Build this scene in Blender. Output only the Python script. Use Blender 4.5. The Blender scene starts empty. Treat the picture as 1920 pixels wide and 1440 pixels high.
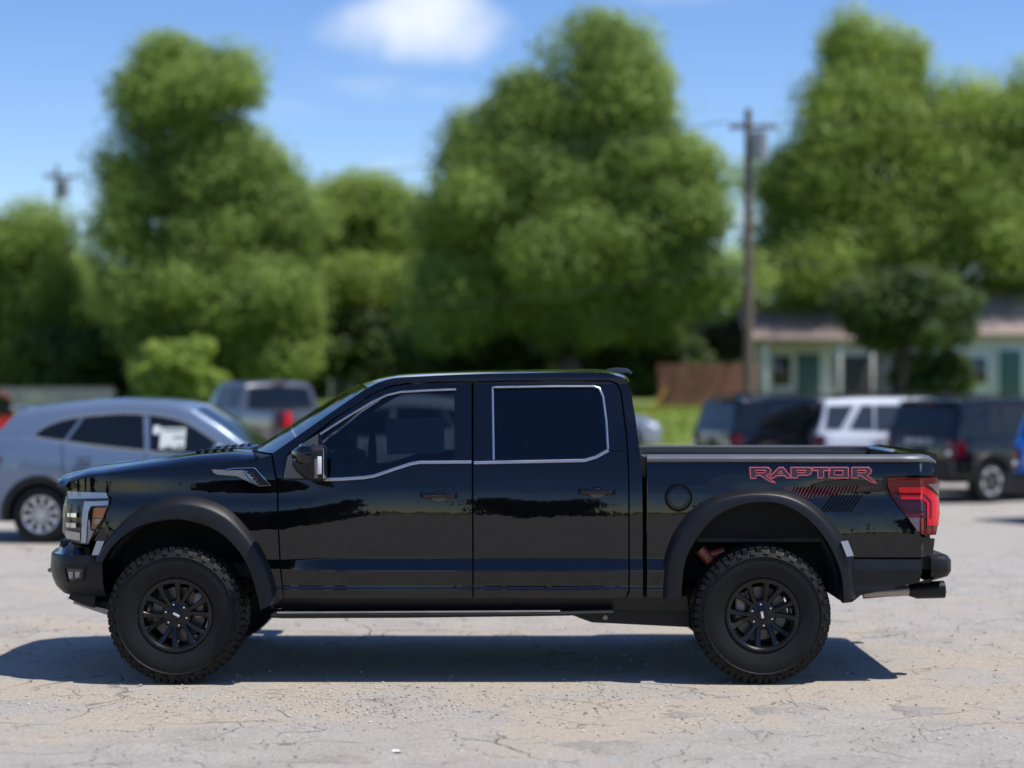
import bpy, bmesh, math, random
import numpy as np
from mathutils import Vector, Matrix

R = math.radians
random.seed(7)
rng = np.random.default_rng(11)
SC = bpy.context.scene
COL = SC.collection

# ------------------------------------------------------------------ camera
FPX, CAMH, HORI = 3400.0, 1.885, 722.0      # focal length in photo pixels, eye height, horizon row
cam = bpy.data.cameras.new('camera')
cam.sensor_width = 36.0
cam.lens = 36.0 * FPX / 1920.0
cam.shift_y = 2.0 / 1920.0
cam.clip_end = 3000
cam.dof.use_dof = True
cam.dof.focus_distance = 11.0
cam.dof.aperture_fstop = cam.lens / 1000.0 / 0.080
camo = bpy.data.objects.new('camera', cam)
camo.location = (0, 0, CAMH)
camo.rotation_euler = (R(90), 0, 0)
COL.objects.link(camo)
SC.camera = camo

# ------------------------------------------------------------------ light
SUN_DIR = Vector((0.45, -0.15, 1.0)).normalized()
world = bpy.data.worlds.new('World')
SC.world = world
world.use_nodes = True
wn, wl = world.node_tree.nodes, world.node_tree.links
wn.clear()
wout = wn.new('ShaderNodeOutputWorld')
wbg = wn.new('ShaderNodeBackground')
wbg.inputs['Strength'].default_value = 0.132
sky = wn.new('ShaderNodeTexSky')
sky.sky_type = 'NISHITA'
sky.sun_disc = False
sky.sun_elevation = math.asin(SUN_DIR.z)
sky.sun_rotation = math.atan2(SUN_DIR.x, SUN_DIR.y)
sky.altitude = 200
sky.air_density = 1.0
sky.dust_density = 0.0
sky.ozone_density = 3.2


def wmath(op, a, b=None, c=None):
    n = wn.new('ShaderNodeMath')
    n.operation = op
    for i, v in enumerate((a, b, c)):
        if v is None:
            continue
        if isinstance(v, (int, float)):
            n.inputs[i].default_value = v
        else:
            wl.new(v, n.inputs[i])
    return n.outputs[0]


wtc = wn.new('ShaderNodeTexCoord')
wsep = wn.new('ShaderNodeSeparateXYZ')
wl.new(wtc.outputs['Generated'], wsep.inputs[0])
wx, wy, wz = wsep.outputs
# fair-weather clouds: noise on a flat cloud deck plus one heap cloud above the trees
den = wmath('MAXIMUM', wmath('ADD', wz, 0.04), 0.03)
wcomb = wn.new('ShaderNodeCombineXYZ')
wl.new(wmath('DIVIDE', wx, den), wcomb.inputs[0])
wl.new(wmath('DIVIDE', wy, den), wcomb.inputs[1])
n1 = wn.new('ShaderNodeTexNoise')
n1.inputs['Scale'].default_value = 0.75
n1.inputs['Detail'].default_value = 6
n1.inputs['Roughness'].default_value = 0.55
wl.new(wcomb.outputs[0], n1.inputs['Vector'])
mr1 = wn.new('ShaderNodeMapRange')
mr1.interpolation_type = 'SMOOTHSTEP'
mr1.inputs['From Min'].default_value = 0.53
mr1.inputs['From Max'].default_value = 0.74
wl.new(n1.outputs['Fac'], mr1.inputs['Value'])
n2 = wn.new('ShaderNodeTexNoise')
n2.inputs['Scale'].default_value = 26
n2.inputs['Detail'].default_value = 5
wl.new(wtc.outputs['Generated'], n2.inputs['Vector'])
dx = wmath('DIVIDE', wmath('ADD', wx, 0.046), wmath('SUBTRACT', 0.062, wmath('MULTIPLY', wmath('SUBTRACT', wz, 0.185), 1.1)))
dz = wmath('DIVIDE', wmath('SUBTRACT', wz, 0.200), 0.026)
d2 = wmath('ADD', wmath('MULTIPLY', dx, dx), wmath('MULTIPLY', dz, dz))
d2 = wmath('ADD', d2, wmath('MULTIPLY', wmath('SUBTRACT', n2.outputs['Fac'], 0.5), 2.2))
mr2 = wn.new('ShaderNodeMapRange')
mr2.interpolation_type = 'SMOOTHSTEP'
mr2.inputs['From Min'].default_value = 1.5
mr2.inputs['From Max'].default_value = -0.8
wl.new(d2, mr2.inputs['Value'])
front = wmath('GREATER_THAN', wy, 0.0)
cm = wmath('MAXIMUM', wmath('MULTIPLY', mr1.outputs[0], 0.55), wmath('MULTIPLY', mr2.outputs[0], front))
cm = wmath('MULTIPLY', wmath('MINIMUM', cm, 0.95), wmath('GREATER_THAN', wz, 0.0))
wmix = wn.new('ShaderNodeMix')
wmix.data_type = 'RGBA'
wl.new(cm, wmix.inputs['Factor'])
whs = wn.new('ShaderNodeHueSaturation')
whs.inputs['Saturation'].default_value = 1.22
whs.inputs['Hue'].default_value = 0.513
wl.new(sky.outputs[0], whs.inputs['Color'])
wl.new(whs.outputs[0], wmix.inputs['A'])
wmix.inputs['B'].default_value = (6.0, 6.35, 6.9, 1)
wl.new(wmix.outputs['Result'], wbg.inputs['Color'])
wl.new(wbg.outputs[0], wout.inputs['Surface'])

sun = bpy.data.lights.new('sun', 'SUN')
sun.energy = 4.9
sun.angle = R(0.53)
sun.color = (1.0, 0.955, 0.89)
suno = bpy.data.objects.new('sun', sun)
suno.rotation_euler = SUN_DIR.to_track_quat('Z', 'Y').to_euler()
suno.location = (20, -5, 40)
COL.objects.link(suno)

SC.view_settings.view_transform = 'Standard'
SC.view_settings.look = 'None'
SC.view_settings.exposure = 0.27
SC.view_settings.gamma = 1.0
SC.cycles.max_bounces = 8
SC.cycles.transparent_max_bounces = 16
SC.cycles.caustics_reflective = False
SC.cycles.caustics_refractive = False
SC.cycles.sample_clamp_indirect = 6.0

# ------------------------------------------------------------------ materials
MATS = {}


def pm(name, col, rough=0.5, metal=0.0, coat=0.0, var=0.10, scale=8.0, rvar=0.08, bump=0.0, bscale=200.0,
       spec=0.5, emit=None, estr=0.0):
    """Principled material with a procedural wear of colour, gloss and fine relief."""
    if name in MATS:
        return MATS[name]
    m = bpy.data.materials.new(name)
    m.use_nodes = True
    nt = m.node_tree
    n, l = nt.nodes, nt.links
    b = n['Principled BSDF']
    tc = n.new('ShaderNodeTexCoord')
    no = n.new('ShaderNodeTexNoise')
    no.inputs['Scale'].default_value = scale
    no.inputs['Detail'].default_value = 5
    l.new(tc.outputs['Object'], no.inputs['Vector'])
    rp = n.new('ShaderNodeMix')
    rp.data_type = 'RGBA'
    rp.inputs['A'].default_value = tuple(min(1, c * (1 - var)) for c in col) + (1,)
    rp.inputs['B'].default_value = tuple(min(1, c * (1 + var)) for c in col) + (1,)
    l.new(no.outputs['Fac'], rp.inputs['Factor'])
    l.new(rp.outputs['Result'], b.inputs['Base Color'])
    mr = n.new('ShaderNodeMapRange')
    mr.inputs['To Min'].default_value = max(0.0, rough - rvar)
    mr.inputs['To Max'].default_value = min(1.0, rough + rvar)
    l.new(no.outputs['Fac'], mr.inputs['Value'])
    l.new(mr.outputs[0], b.inputs['Roughness'])
    b.inputs['Metallic'].default_value = metal
    b.inputs['Specular IOR Level'].default_value = spec
    b.inputs['Coat Weight'].default_value = coat
    b.inputs['Coat Roughness'].default_value = 0.015
    if emit:
        b.inputs['Emission Color'].default_value = emit + (1,)
        b.inputs['Emission Strength'].default_value = estr
    if bump > 0:
        nb = n.new('ShaderNodeTexNoise')
        nb.inputs['Scale'].default_value = bscale
        nb.inputs['Detail'].default_value = 4
        l.new(tc.outputs['Object'], nb.inputs['Vector'])
        bp = n.new('ShaderNodeBump')
        bp.inputs['Strength'].default_value = bump
        bp.inputs['Distance'].default_value = 0.01
        l.new(nb.outputs['Fac'], bp.inputs['Height'])
        l.new(bp.outputs[0], b.inputs['Normal'])
        l.new(bp.outputs[0], b.inputs['Coat Normal'])
    MATS[name] = m
    return m


def glass(name, tint, rough=0.0, refl=1.0):
    """Thin tinted pane: mirror by Fresnel over a tinted see-through layer."""
    if name in MATS:
        return MATS[name]
    m = bpy.data.materials.new(name)
    m.use_nodes = True
    n, l = m.node_tree.nodes, m.node_tree.links
    n.clear()
    o = n.new('ShaderNodeOutputMaterial')
    mx = n.new('ShaderNodeMixShader')
    fr = n.new('ShaderNodeFresnel')
    fr.inputs['IOR'].default_value = 1.0 + 0.55 * refl
    tr = n.new('ShaderNodeBsdfTransparent')
    tc = n.new('ShaderNodeTexCoord')
    no = n.new('ShaderNodeTexNoise')
    no.inputs['Scale'].default_value = 5
    l.new(tc.outputs['Object'], no.inputs['Vector'])
    cr = n.new('ShaderNodeMix')
    cr.data_type = 'RGBA'
    cr.inputs['A'].default_value = tuple(c * 0.9 for c in tint) + (1,)
    cr.inputs['B'].default_value = tuple(min(1, c * 1.1) for c in tint) + (1,)
    l.new(no.outputs['Fac'], cr.inputs['Factor'])
    l.new(cr.outputs['Result'], tr.inputs['Color'])
    gl = n.new('ShaderNodeBsdfGlossy')
    gl.inputs['Roughness'].default_value = rough
    l.new(fr.outputs[0], mx.inputs[0])
    l.new(tr.outputs[0], mx.inputs[1])
    l.new(gl.outputs[0], mx.inputs[2])
    l.new(mx.outputs[0], o.inputs['Surface'])
    MATS[name] = m
    return m


def paint(name, col, metal=0.0, rough=0.12, spec=0.35):
    return pm(name, col, rough=rough, metal=metal, coat=1.0, var=0.06, scale=3.0, rvar=0.03, spec=spec, bump=0.22, bscale=3.0)


def leaf_mat(name, ca, cb):
    if name in MATS:
        return MATS[name]
    m = bpy.data.materials.new(name)
    m.use_nodes = True
    n, l = m.node_tree.nodes, m.node_tree.links
    n.clear()
    o = n.new('ShaderNodeOutputMaterial')
    tc = n.new('ShaderNodeTexCoord')
    no = n.new('ShaderNodeTexNoise')
    no.inputs['Scale'].default_value = 0.45
    no.inputs['Detail'].default_value = 3
    l.new(tc.outputs['Object'], no.inputs['Vector'])
    ge = n.new('ShaderNodeNewGeometry')
    ad = n.new('ShaderNodeMath')
    ad.operation = 'MULTIPLY_ADD'
    ad.inputs[1].default_value = 0.22
    l.new(ge.outputs['Random Per Island'], ad.inputs[0])
    sb = n.new('ShaderNodeMath')
    sb.operation = 'MULTIPLY_ADD'
    sb.inputs[1].default_value = 1.5
    sb.inputs[2].default_value = -0.34
    l.new(no.outputs['Fac'], sb.inputs[0])
    l.new(sb.outputs[0], ad.inputs[2])
    ad.use_clamp = True
    cr = n.new('ShaderNodeMix')
    cr.data_type = 'RGBA'
    cr.inputs['A'].default_value = ca + (1,)
    cr.inputs['B'].default_value = cb + (1,)
    l.new(ad.outputs[0], cr.inputs['Factor'])
    df = n.new('ShaderNodeBsdfPrincipled')
    df.inputs['Roughness'].default_value = 0.55
    df.inputs['Specular IOR Level'].default_value = 0.25
    tl = n.new('ShaderNodeBsdfTranslucent')
    ms = n.new('ShaderNodeMixShader')
    ms.inputs[0].default_value = 0.5
    l.new(cr.outputs['Result'], df.inputs['Base Color'])
    hs = n.new('ShaderNodeHueSaturation')
    hs.inputs['Hue'].default_value = 0.485
    hs.inputs['Value'].default_value = 2.0
    l.new(cr.outputs['Result'], hs.inputs['Color'])
    l.new(hs.outputs[0], tl.inputs['Color'])
    l.new(df.outputs[0], ms.inputs[1])
    l.new(tl.outputs[0], ms.inputs[2])
    l.new(ms.outputs[0], o.inputs['Surface'])
    MATS[name] = m
    return m


def lot_mat():
    m = bpy.data.materials.new('worn_lot_surface')
    m.use_nodes = True
    n, l = m.node_tree.nodes, m.node_tree.links
    b = n['Principled BSDF']
    b.inputs['Roughness'].default_value = 0.92
    b.inputs['Specular IOR Level'].default_value = 0.2
    tc = n.new('ShaderNodeTexCoord')
    P = tc.outputs['Object']

    def noise(scale, detail=6, rough=0.6, vec=P, dist=0.0):
        x = n.new('ShaderNodeTexNoise')
        x.inputs['Scale'].default_value = scale
        x.inputs['Detail'].default_value = detail
        x.inputs['Roughness'].default_value = rough
        x.inputs['Distortion'].default_value = dist
        l.new(vec, x.inputs['Vector'])
        return x.outputs['Fac']

    def rng_(v, a, c, t0=0.0, t1=1.0):
        x = n.new('ShaderNodeMapRange')
        x.interpolation_type = 'SMOOTHSTEP'
        x.inputs['From Min'].default_value = a
        x.inputs['From Max'].default_value = c
        x.inputs['To Min'].default_value = t0
        x.inputs['To Max'].default_value = t1
        l.new(v, x.inputs['Value'])
        return x.outputs[0]

    def mth(op, a, c):
        x = n.new('ShaderNodeMath')
        x.operation = op
        for i, v in enumerate((a, c)):
            if isinstance(v, (int, float)):
                x.inputs[i].default_value = v
            else:
                l.new(v, x.inputs[i])
        return x.outputs[0]

    def mixc(f, a, c):
        x = n.new('ShaderNodeMix')
        x.data_type = 'RGBA'
        l.new(f, x.inputs['Factor'])
        for k, v in (('A', a), ('B', c)):
            if isinstance(v, tuple):
                x.inputs[k].default_value = v + (1,)
            else:
                l.new(v, x.inputs[k])
        return x.outputs['Result']

    big = noise(0.35, 5, 0.6)
    mid = noise(2.2, 7, 0.65)
    fine = noise(38, 6, 0.7)
    grit = noise(140, 3, 0.7)
    base = mixc(rng_(mid, 0.3, 0.7), (0.302, 0.280, 0.244), (0.398, 0.371, 0.326))
    base = mixc(rng_(big, 0.35, 0.65), base, (0.365, 0.334, 0.296))
    # loose tan sand, mostly where the truck stands and wheels have rubbed
    sep = n.new('ShaderNodeSeparateXYZ')
    l.new(P, sep.inputs[0])
    yb = mth('ABSOLUTE', mth('SUBTRACT', sep.outputs[1], 11.9), 0.0)
    band = rng_(yb, 3.6, 0.6)
    sand = mth('MULTIPLY', rng_(mth('ADD', noise(0.8, 6, 0.6, dist=0.6), mth('MULTIPLY', band, 0.17)), 0.55, 0.70), 0.85)
    base = mixc(sand, base, (0.408, 0.347, 0.270))
    # aggregate: dark and pale grains
    base = mixc(rng_(fine, 0.54, 0.70, 0, 0.7), base, (0.15, 0.14, 0.13))
    base = mixc(rng_(fine, 0.46, 0.30, 0, 0.75), base, (0.62, 0.60, 0.57))
    med = noise(13, 5, 0.7)
    base = mixc(rng_(med, 0.58, 0.72, 0, 0.5), base, (0.19, 0.18, 0.165))
    base = mixc(rng_(med, 0.42, 0.30, 0, 0.5), base, (0.55, 0.53, 0.50))
    base = mixc(rng_(grit, 0.60, 0.75, 0, 0.55), base, (0.13, 0.12, 0.11))
    base = mixc(rng_(grit, 0.40, 0.27, 0, 0.45), base, (0.62, 0.60, 0.57))
    # cracks
    wv = n.new('ShaderNodeTexNoise')
    wv.inputs['Scale'].default_value = 1.3
    wv.inputs['Detail'].default_value = 6
    l.new(P, wv.inputs['Vector'])
    va = n.new('ShaderNodeVectorMath')
    va.operation = 'MULTIPLY_ADD'
    va.inputs[1].default_value = (0.9, 0.9, 0)
    l.new(wv.outputs['Color'], va.inputs[0])
    l.new(P, va.inputs[2])
    crk = None
    for sc, wd in ((0.55, 0.009), (1.4, 0.008), (4.0, 0.013)):
        vo = n.new('ShaderNodeTexVoronoi')
        vo.feature = 'DISTANCE_TO_EDGE'
        vo.inputs['Scale'].default_value = sc
        l.new(va.outputs[0], vo.inputs['Vector'])
        c = mth('MULTIPLY', rng_(vo.outputs['Distance'], wd, 0.002), rng_(noise(0.9 * sc, 3), 0.49, 0.60))
        crk = c if crk is None else mth('MAXIMUM', crk, c)
    base = mixc(mth('MULTIPLY', crk, 0.48), base, (0.13, 0.12, 0.105))
    # shallow worn-out pits, darker where the top layer is gone
    pit = rng_(noise(0.62, 5, 0.62, dist=0.3), 0.675, 0.72)
    base = mixc(mth('MULTIPLY', pit, rng_(fine, 0.3, 0.6, 0.35, 0.9)), base, (0.17, 0.155, 0.14))
    l.new(base, b.inputs['Base Color'])
    h = mth('ADD', mth('MULTIPLY', fine, 0.7), mth('MULTIPLY', grit, 0.35))
    h = mth('ADD', h, mth('MULTIPLY', mid, 0.8))
    h = mth('SUBTRACT', h, mth('MULTIPLY', crk, 1.2))
    h = mth('SUBTRACT', h, mth('MULTIPLY', pit, 0.8))
    bp = n.new('ShaderNodeBump')
    bp.inputs['Strength'].default_value = 0.9
    bp.inputs['Distance'].default_value = 0.02
    l.new(h, bp.inputs['Height'])
    l.new(bp.outputs[0], b.inputs['Normal'])
    return m


M_PAINT = paint('black_paint', (0.0025, 0.0027, 0.0034), rough=0.10, spec=0.05)
M_PLAST = pm('black_textured_plastic', (0.0085, 0.009, 0.0105), rough=0.42, bump=0.12, bscale=400, var=0.2, spec=0.32)
M_DARK = pm('dark_underbody', (0.008, 0.008, 0.009), rough=0.8, var=0.3)
M_LINER = pm('wheel_liner_grey', (0.050, 0.048, 0.046), rough=0.8, bump=0.3, bscale=90, var=0.25)
M_TRIM = pm('satin_grey_trim', (0.42, 0.43, 0.45), rough=0.28, metal=0.9)
M_RAIL = pm('bed_rail_cap', (0.085, 0.088, 0.095), rough=0.34, coat=0.3, var=0.15)
M_RUB = pm('tyre_rubber', (0.0085, 0.0083, 0.0082), rough=0.6, bump=0.25, bscale=90, var=0.6, scale=11, spec=0.25)
M_RIM = pm('black_wheel', (0.004, 0.004, 0.0045), rough=0.3, coat=0.4, spec=0.2, var=0.15)
M_CHROME = pm('bright_metal', (0.75, 0.76, 0.78), rough=0.12, metal=1.0)
M_ALU = pm('machined_alloy', (0.62, 0.63, 0.65), rough=0.28, metal=0.85)
M_DISC = pm('brake_disc', (0.12, 0.115, 0.11), rough=0.4, metal=0.9)
M_STEEL = pm('dull_steel', (0.25, 0.24, 0.23), rough=0.5, metal=0.7)
M_GLASSF = glass('front_tint_glass', (0.20, 0.23, 0.25))
M_GLASSR = glass('privacy_glass', (0.035, 0.04, 0.045))
M_WSHIELD = glass('windshield_glass', (0.66, 0.74, 0.76), refl=2.6)
M_LENS = glass('clear_lens', (0.97, 0.98, 0.99), refl=0.5)
M_BGLASS = pm('dark_car_glass', (0.006, 0.008, 0.009), rough=0.05, coat=0.0, var=0.3, scale=2)
M_BGLASS_G = pm('grey_car_glass', (0.05, 0.055, 0.06), rough=0.06, coat=0.5, var=0.3, scale=2)
M_RED = pm('red_lens', (0.10, 0.002, 0.005), rough=0.10, coat=0.25, spec=0.3, var=0.15)
M_REDB = pm('bright_red_guide', (0.55, 0.004, 0.014), rough=0.2, coat=0.2, spec=0.3, var=0.08)
M_SMOKE = pm('smoked_red_lens', (0.035, 0.007, 0.009), rough=0.1, coat=0.3, spec=0.3, var=0.2)
M_CLEAR = pm('frosted_clear_lens', (0.14, 0.10, 0.11), rough=0.15, coat=0.3, var=0.15)
M_AMBER = pm('amber_lens', (0.85, 0.22, 0.012), rough=0.2, coat=0.2, var=0.12)
M_AMBERL = pm('pale_amber_lens', (0.55, 0.26, 0.14), rough=0.12, coat=1.0, var=0.12)
M_DRL = pm('white_light_guide', (0.82, 0.84, 0.88), rough=0.2, coat=1.0, var=0.06)
M_LAMPG = pm('lamp_grey', (0.28, 0.28, 0.29), rough=0.15, coat=0.8, metal=0.4)
M_LAMPK = pm('lamp_black', (0.02, 0.02, 0.022), rough=0.2, coat=0.8)
M_MARK = pm('side_reflector', (0.42, 0.43, 0.46), rough=0.2, coat=0.8, bump=0.2, bscale=300)
M_DECR = pm('red_decal', (0.52, 0.075, 0.09), rough=0.35, coat=0.4)
M_DECK = pm('maroon_black_decal', (0.030, 0.013, 0.016), rough=0.4, coat=0.3, scale=60, var=0.6)
M_DECB = pm('matte_black_decal', (0.002, 0.002, 0.002), rough=0.5, spec=0.08)
M_DECM = pm('maroon_stripe_decal', (0.20, 0.035, 0.042), rough=0.4)
M_PAPER = pm('window_sheet', (0.60, 0.64, 0.62), rough=0.8)
M_PRINT = pm('sheet_print', (0.16, 0.24, 0.22), rough=0.8)
M_SEAT = pm('seat_cloth', (0.035, 0.035, 0.038), rough=0.8, bump=0.2)
M_DASH = pm('dashboard', (0.025, 0.025, 0.027), rough=0.6)
M_SHOCK = pm('red_shock_body', (0.42, 0.07, 0.035), rough=0.35, coat=0.4)
M_WHITEP = pm('white_letter', (0.75, 0.76, 0.78), rough=0.4)

# ------------------------------------------------------------------ mesh helpers


def link(o, parent=None, label=None, cat=None, group=None, kind=None):
    COL.objects.link(o)
    if parent is not None:
        o.parent = parent
    if label:
        o['label'] = label
    if cat:
        o['category'] = cat
    if group:
        o['group'] = group
    if kind:
        o['kind'] = kind
    return o


def empty(name, loc, rz=0.0, **k):
    o = bpy.data.objects.new(name, None)
    o.empty_display_size = 0.3
    o.location = loc
    o.rotation_euler = (0, 0, rz)
    return link(o, **k)


def finish(bm, name, mat, parent=None, sharp=32, **k):
    me = bpy.data.meshes.new(name)
    bm.to_mesh(me)
    bm.free()
    if sharp is not None:
        me.polygons.foreach_set('use_smooth', [True] * len(me.polygons))
        me.set_sharp_from_angle(angle=R(sharp))
    me.materials.append(mat)
    return link(bpy.data.objects.new(name, me), parent, **k)


class B:
    """Collects solid shapes in one bmesh."""

    def __init__(s):
        s.bm = bmesh.new()

    def box(s, c, d, bevel=0.0, rot=None, seg=2):
        t = bmesh.new()
        bmesh.ops.create_cube(t, size=1.0)
        for v in t.verts:
            v.co = Vector((v.co.x * d[0], v.co.y * d[1], v.co.z * d[2]))
        if bevel > 0:
            bmesh.ops.bevel(t, geom=t.edges[:], offset=min(bevel, 0.48 * min(d)), segments=seg, affect='EDGES', profile=0.5)
        mt = Matrix.Translation(c)
        if rot is not None:
            mt = mt @ rot
        return s.add(t, mt)

    def add(s, t, mt=None):
        if mt is not None:
            bmesh.ops.transform(t, matrix=mt, verts=t.verts)
        me = bpy.data.meshes.new('tmp')
        t.to_mesh(me)
        t.free()
        s.bm.from_mesh(me)
        bpy.data.meshes.remove(me)
        return s

    def tube(s, p0, p1, r0, r1=None, seg=12, cap=True):
        r1 = r0 if r1 is None else r1
        p0, p1 = Vector(p0), Vector(p1)
        d = p1 - p0
        q = d.to_track_quat('Z', 'Y').to_matrix()
        a, b = [], []
        for i in range(seg):
            t = 2 * math.pi * i / seg
            u = q @ Vector((math.cos(t), math.sin(t), 0))
            a.append(s.bm.verts.new(p0 + u * r0))
            b.append(s.bm.verts.new(p1 + u * r1))
        for i in range(seg):
            j = (i + 1) % seg
            s.bm.faces.new((a[i], a[j], b[j], b[i]))
        if cap:
            s.bm.faces.new(a[::-1])
            s.bm.faces.new(b)
        return s

    def path(s, pts, r, seg=8):
        """A bent round bar through points (radius one number or a list)."""
        pts = [Vector(p) for p in pts]
        rr = r if isinstance(r, (list, tuple)) else [r] * len(pts)
        rings = []
        for i, p in enumerate(pts):
            d = (pts[min(i + 1, len(pts) - 1)] - pts[max(i - 1, 0)]).normalized()
            q = d.to_track_quat('Z', 'Y').to_matrix()
            rings.append([s.bm.verts.new(p + q @ Vector((math.cos(2 * math.pi * k / seg), math.sin(2 * math.pi * k / seg), 0)) * rr[i])
                          for k in range(seg)])
        for a, b in zip(rings, rings[1:]):
            for k in range(seg):
                j = (k + 1) % seg
                s.bm.faces.new((a[k], a[j], b[j], b[k]))
        s.bm.faces.new(rings[0][::-1])
        s.bm.faces.new(rings[-1])
        return s

    def loft(s, rows, close=False, cap=False):
        vs = [[s.bm.verts.new(p) for p in r] for r in rows]
        m = len(rows[0])
        for a, b in zip(vs, vs[1:]):
            for j in range(m if close else m - 1):
                k = (j + 1) % m
                s.bm.faces.new((a[j], a[k], b[k], b[j]))
        if cap:
            s.bm.faces.new(vs[0][::-1])
            s.bm.faces.new(vs[-1])
        return s

    def lathe(s, prof, seg=48, c=(0, 0, 0), close=False):
        """Profile of (radius, y) turned about the y axis."""
        rows = []
        for i in range(seg):
            t = 2 * math.pi * i / seg
            rows.append([(c[0] + r * math.cos(t), c[1] + y, c[2] + r * math.sin(t)) for r, y in prof])
        rows.append(rows[0])
        s.loft(rows)
        return s

    def prism(s, poly, y0, y1):
        """(x, z) polygon pushed from y0 to y1."""
        a = [s.bm.verts.new((x, y0, z)) for x, z in poly]
        b = [s.bm.verts.new((x, y1, z)) for x, z in poly]
        n = len(poly)
        s.bm.faces.new(a)
        s.bm.faces.new(b[::-1])
        for i in range(n):
            j = (i + 1) % n
            s.bm.faces.new((a[i], b[i], b[j], a[j]))
        return s

    def done(s, name, mat, parent=None, sharp=32, weld=True, **k):
        if weld:
            bmesh.ops.remove_doubles(s.bm, verts=s.bm.verts, dist=1e-5)
            bmesh.ops.recalc_face_normals(s.bm, faces=s.bm.faces)
        return finish(s.bm, name, mat, parent, sharp, **k)


def catmull(pts, n=6, closed=False):
    pts = [np.array(p, float) for p in pts]
    out = []
    N = len(pts)
    rngi = range(N if closed else N - 1)
    for i in rngi:
        if closed:
            p0, p1, p2, p3 = pts[i - 1], pts[i], pts[(i + 1) % N], pts[(i + 2) % N]
        else:
            p0, p1, p2, p3 = pts[max(i - 1, 0)], pts[i], pts[i + 1], pts[min(i + 2, N - 1)]
        for k in range(n):
            t = k / n
            out.append(tuple(0.5 * ((2 * p1) + (-p0 + p2) * t + (2 * p0 - 5 * p1 + 4 * p2 - p3) * t * t + (-p0 + 3 * p1 - 3 * p2 + p3) * t ** 3)))
    if not closed:
        out.append(tuple(pts[-1]))
    return out


def dens(loop, step, closed=True):
    out = []
    n = len(loop)
    for i in range(n if closed else n - 1):
        a, b = loop[i], loop[(i + 1) % n]
        m = max(1, int(math.hypot(b[0] - a[0], b[1] - a[1]) / step))
        for k in range(m):
            out.append((a[0] + (b[0] - a[0]) * k / m, a[1] + (b[1] - a[1]) * k / m))
    if not closed:
        out.append(loop[-1])
    return out


def panel_bm(outer, holes, ofun, do=0.0, flange=0.02, zl=(), xl=(), side=1):
    """Skin cut to an (x, z) outline with holes, laid on y = -(ofun + do), with a return flange."""
    bm = bmesh.new()
    edges = []
    for lp in [outer] + list(holes):
        vs = [bm.verts.new((p[0], 0, p[1])) for p in lp]
        for i in range(len(vs)):
            edges.append(bm.edges.new((vs[i], vs[(i + 1) % len(vs)])))
    bmesh.ops.triangle_fill(bm, use_beauty=True, use_dissolve=False, edges=edges, normal=(0, -1, 0))
    zs = [p[1] for p in outer]
    xs = [p[0] for p in outer]
    for z in zl:
        if min(zs) < z < max(zs):
            bmesh.ops.bisect_plane(bm, geom=bm.verts[:] + bm.edges[:] + bm.faces[:], dist=1e-5, plane_co=(0, 0, z), plane_no=(0, 0, 1))
    for x in xl:
        if min(xs) < x < max(xs):
            bmesh.ops.bisect_plane(bm, geom=bm.verts[:] + bm.edges[:] + bm.faces[:], dist=1e-5, plane_co=(x, 0, 0), plane_no=(1, 0, 0))
    bmesh.ops.remove_doubles(bm, verts=bm.verts, dist=2e-4)
    bmesh.ops.triangulate(bm, faces=bm.faces, quad_method='BEAUTY', ngon_method='BEAUTY')
    for v in bm.verts:
        v.co.y = -(ofun(v.co.x, v.co.z) + do)
    bm.normal_update()
    if sum(f.normal.y * f.calc_area() for f in bm.faces) > 0:
        bmesh.ops.reverse_faces(bm, faces=bm.faces)
    if flange > 0:
        be = [e for e in bm.edges if e.is_boundary]
        r = bmesh.ops.extrude_edge_only(bm, edges=be)
        for g in r['geom']:
            if isinstance(g, bmesh.types.BMVert):
                g.co.y += flange
    if side < 0:
        for v in bm.verts:
            v.co.y = -v.co.y
        bmesh.ops.reverse_faces(bm, faces=bm.faces)
    return bm


def mirrored(bm):
    t = bm.copy()
    for v in t.verts:
        v.co.y = -v.co.y
    bmesh.ops.reverse_faces(t, faces=t.faces)
    return t


def copy_tree(o, parent=None):
    c = o.copy()
    COL.objects.link(c)
    c.parent = parent
    for ch in o.children:
        copy_tree(ch, c)
    return c


def sm(a, b, x):
    t = min(1.0, max(0.0, (x - a) / (b - a)))
    return t * t * (3 - 2 * t)


# ------------------------------------------------------------------ terrain
def gz(x, y):
    dip = -0.10 * sm(15, 28, y) * sm(0.5, 7, x) * (1 - sm(40, 50, y))
    rise = 1.05 * sm(43, 68, y)
    return dip + rise


def sheet(name, xs, ys, dz, mat, kind='structure'):
    V = [(x, y, gz(x, y) + (dz(x, y) if callable(dz) else dz)) for y in ys for x in xs]
    nx = len(xs)
    Fc = [(j * nx + i, j * nx + i + 1, (j + 1) * nx + i + 1, (j + 1) * nx + i) for j in range(len(ys) - 1) for i in range(nx - 1)]
    me = bpy.data.meshes.new(name)
    me.from_pydata(V, [], Fc)
    me.polygons.foreach_set('use_smooth', [True] * len(me.polygons))
    me.materials.append(mat)
    return link(bpy.data.objects.new(name, me), kind=kind)


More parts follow.
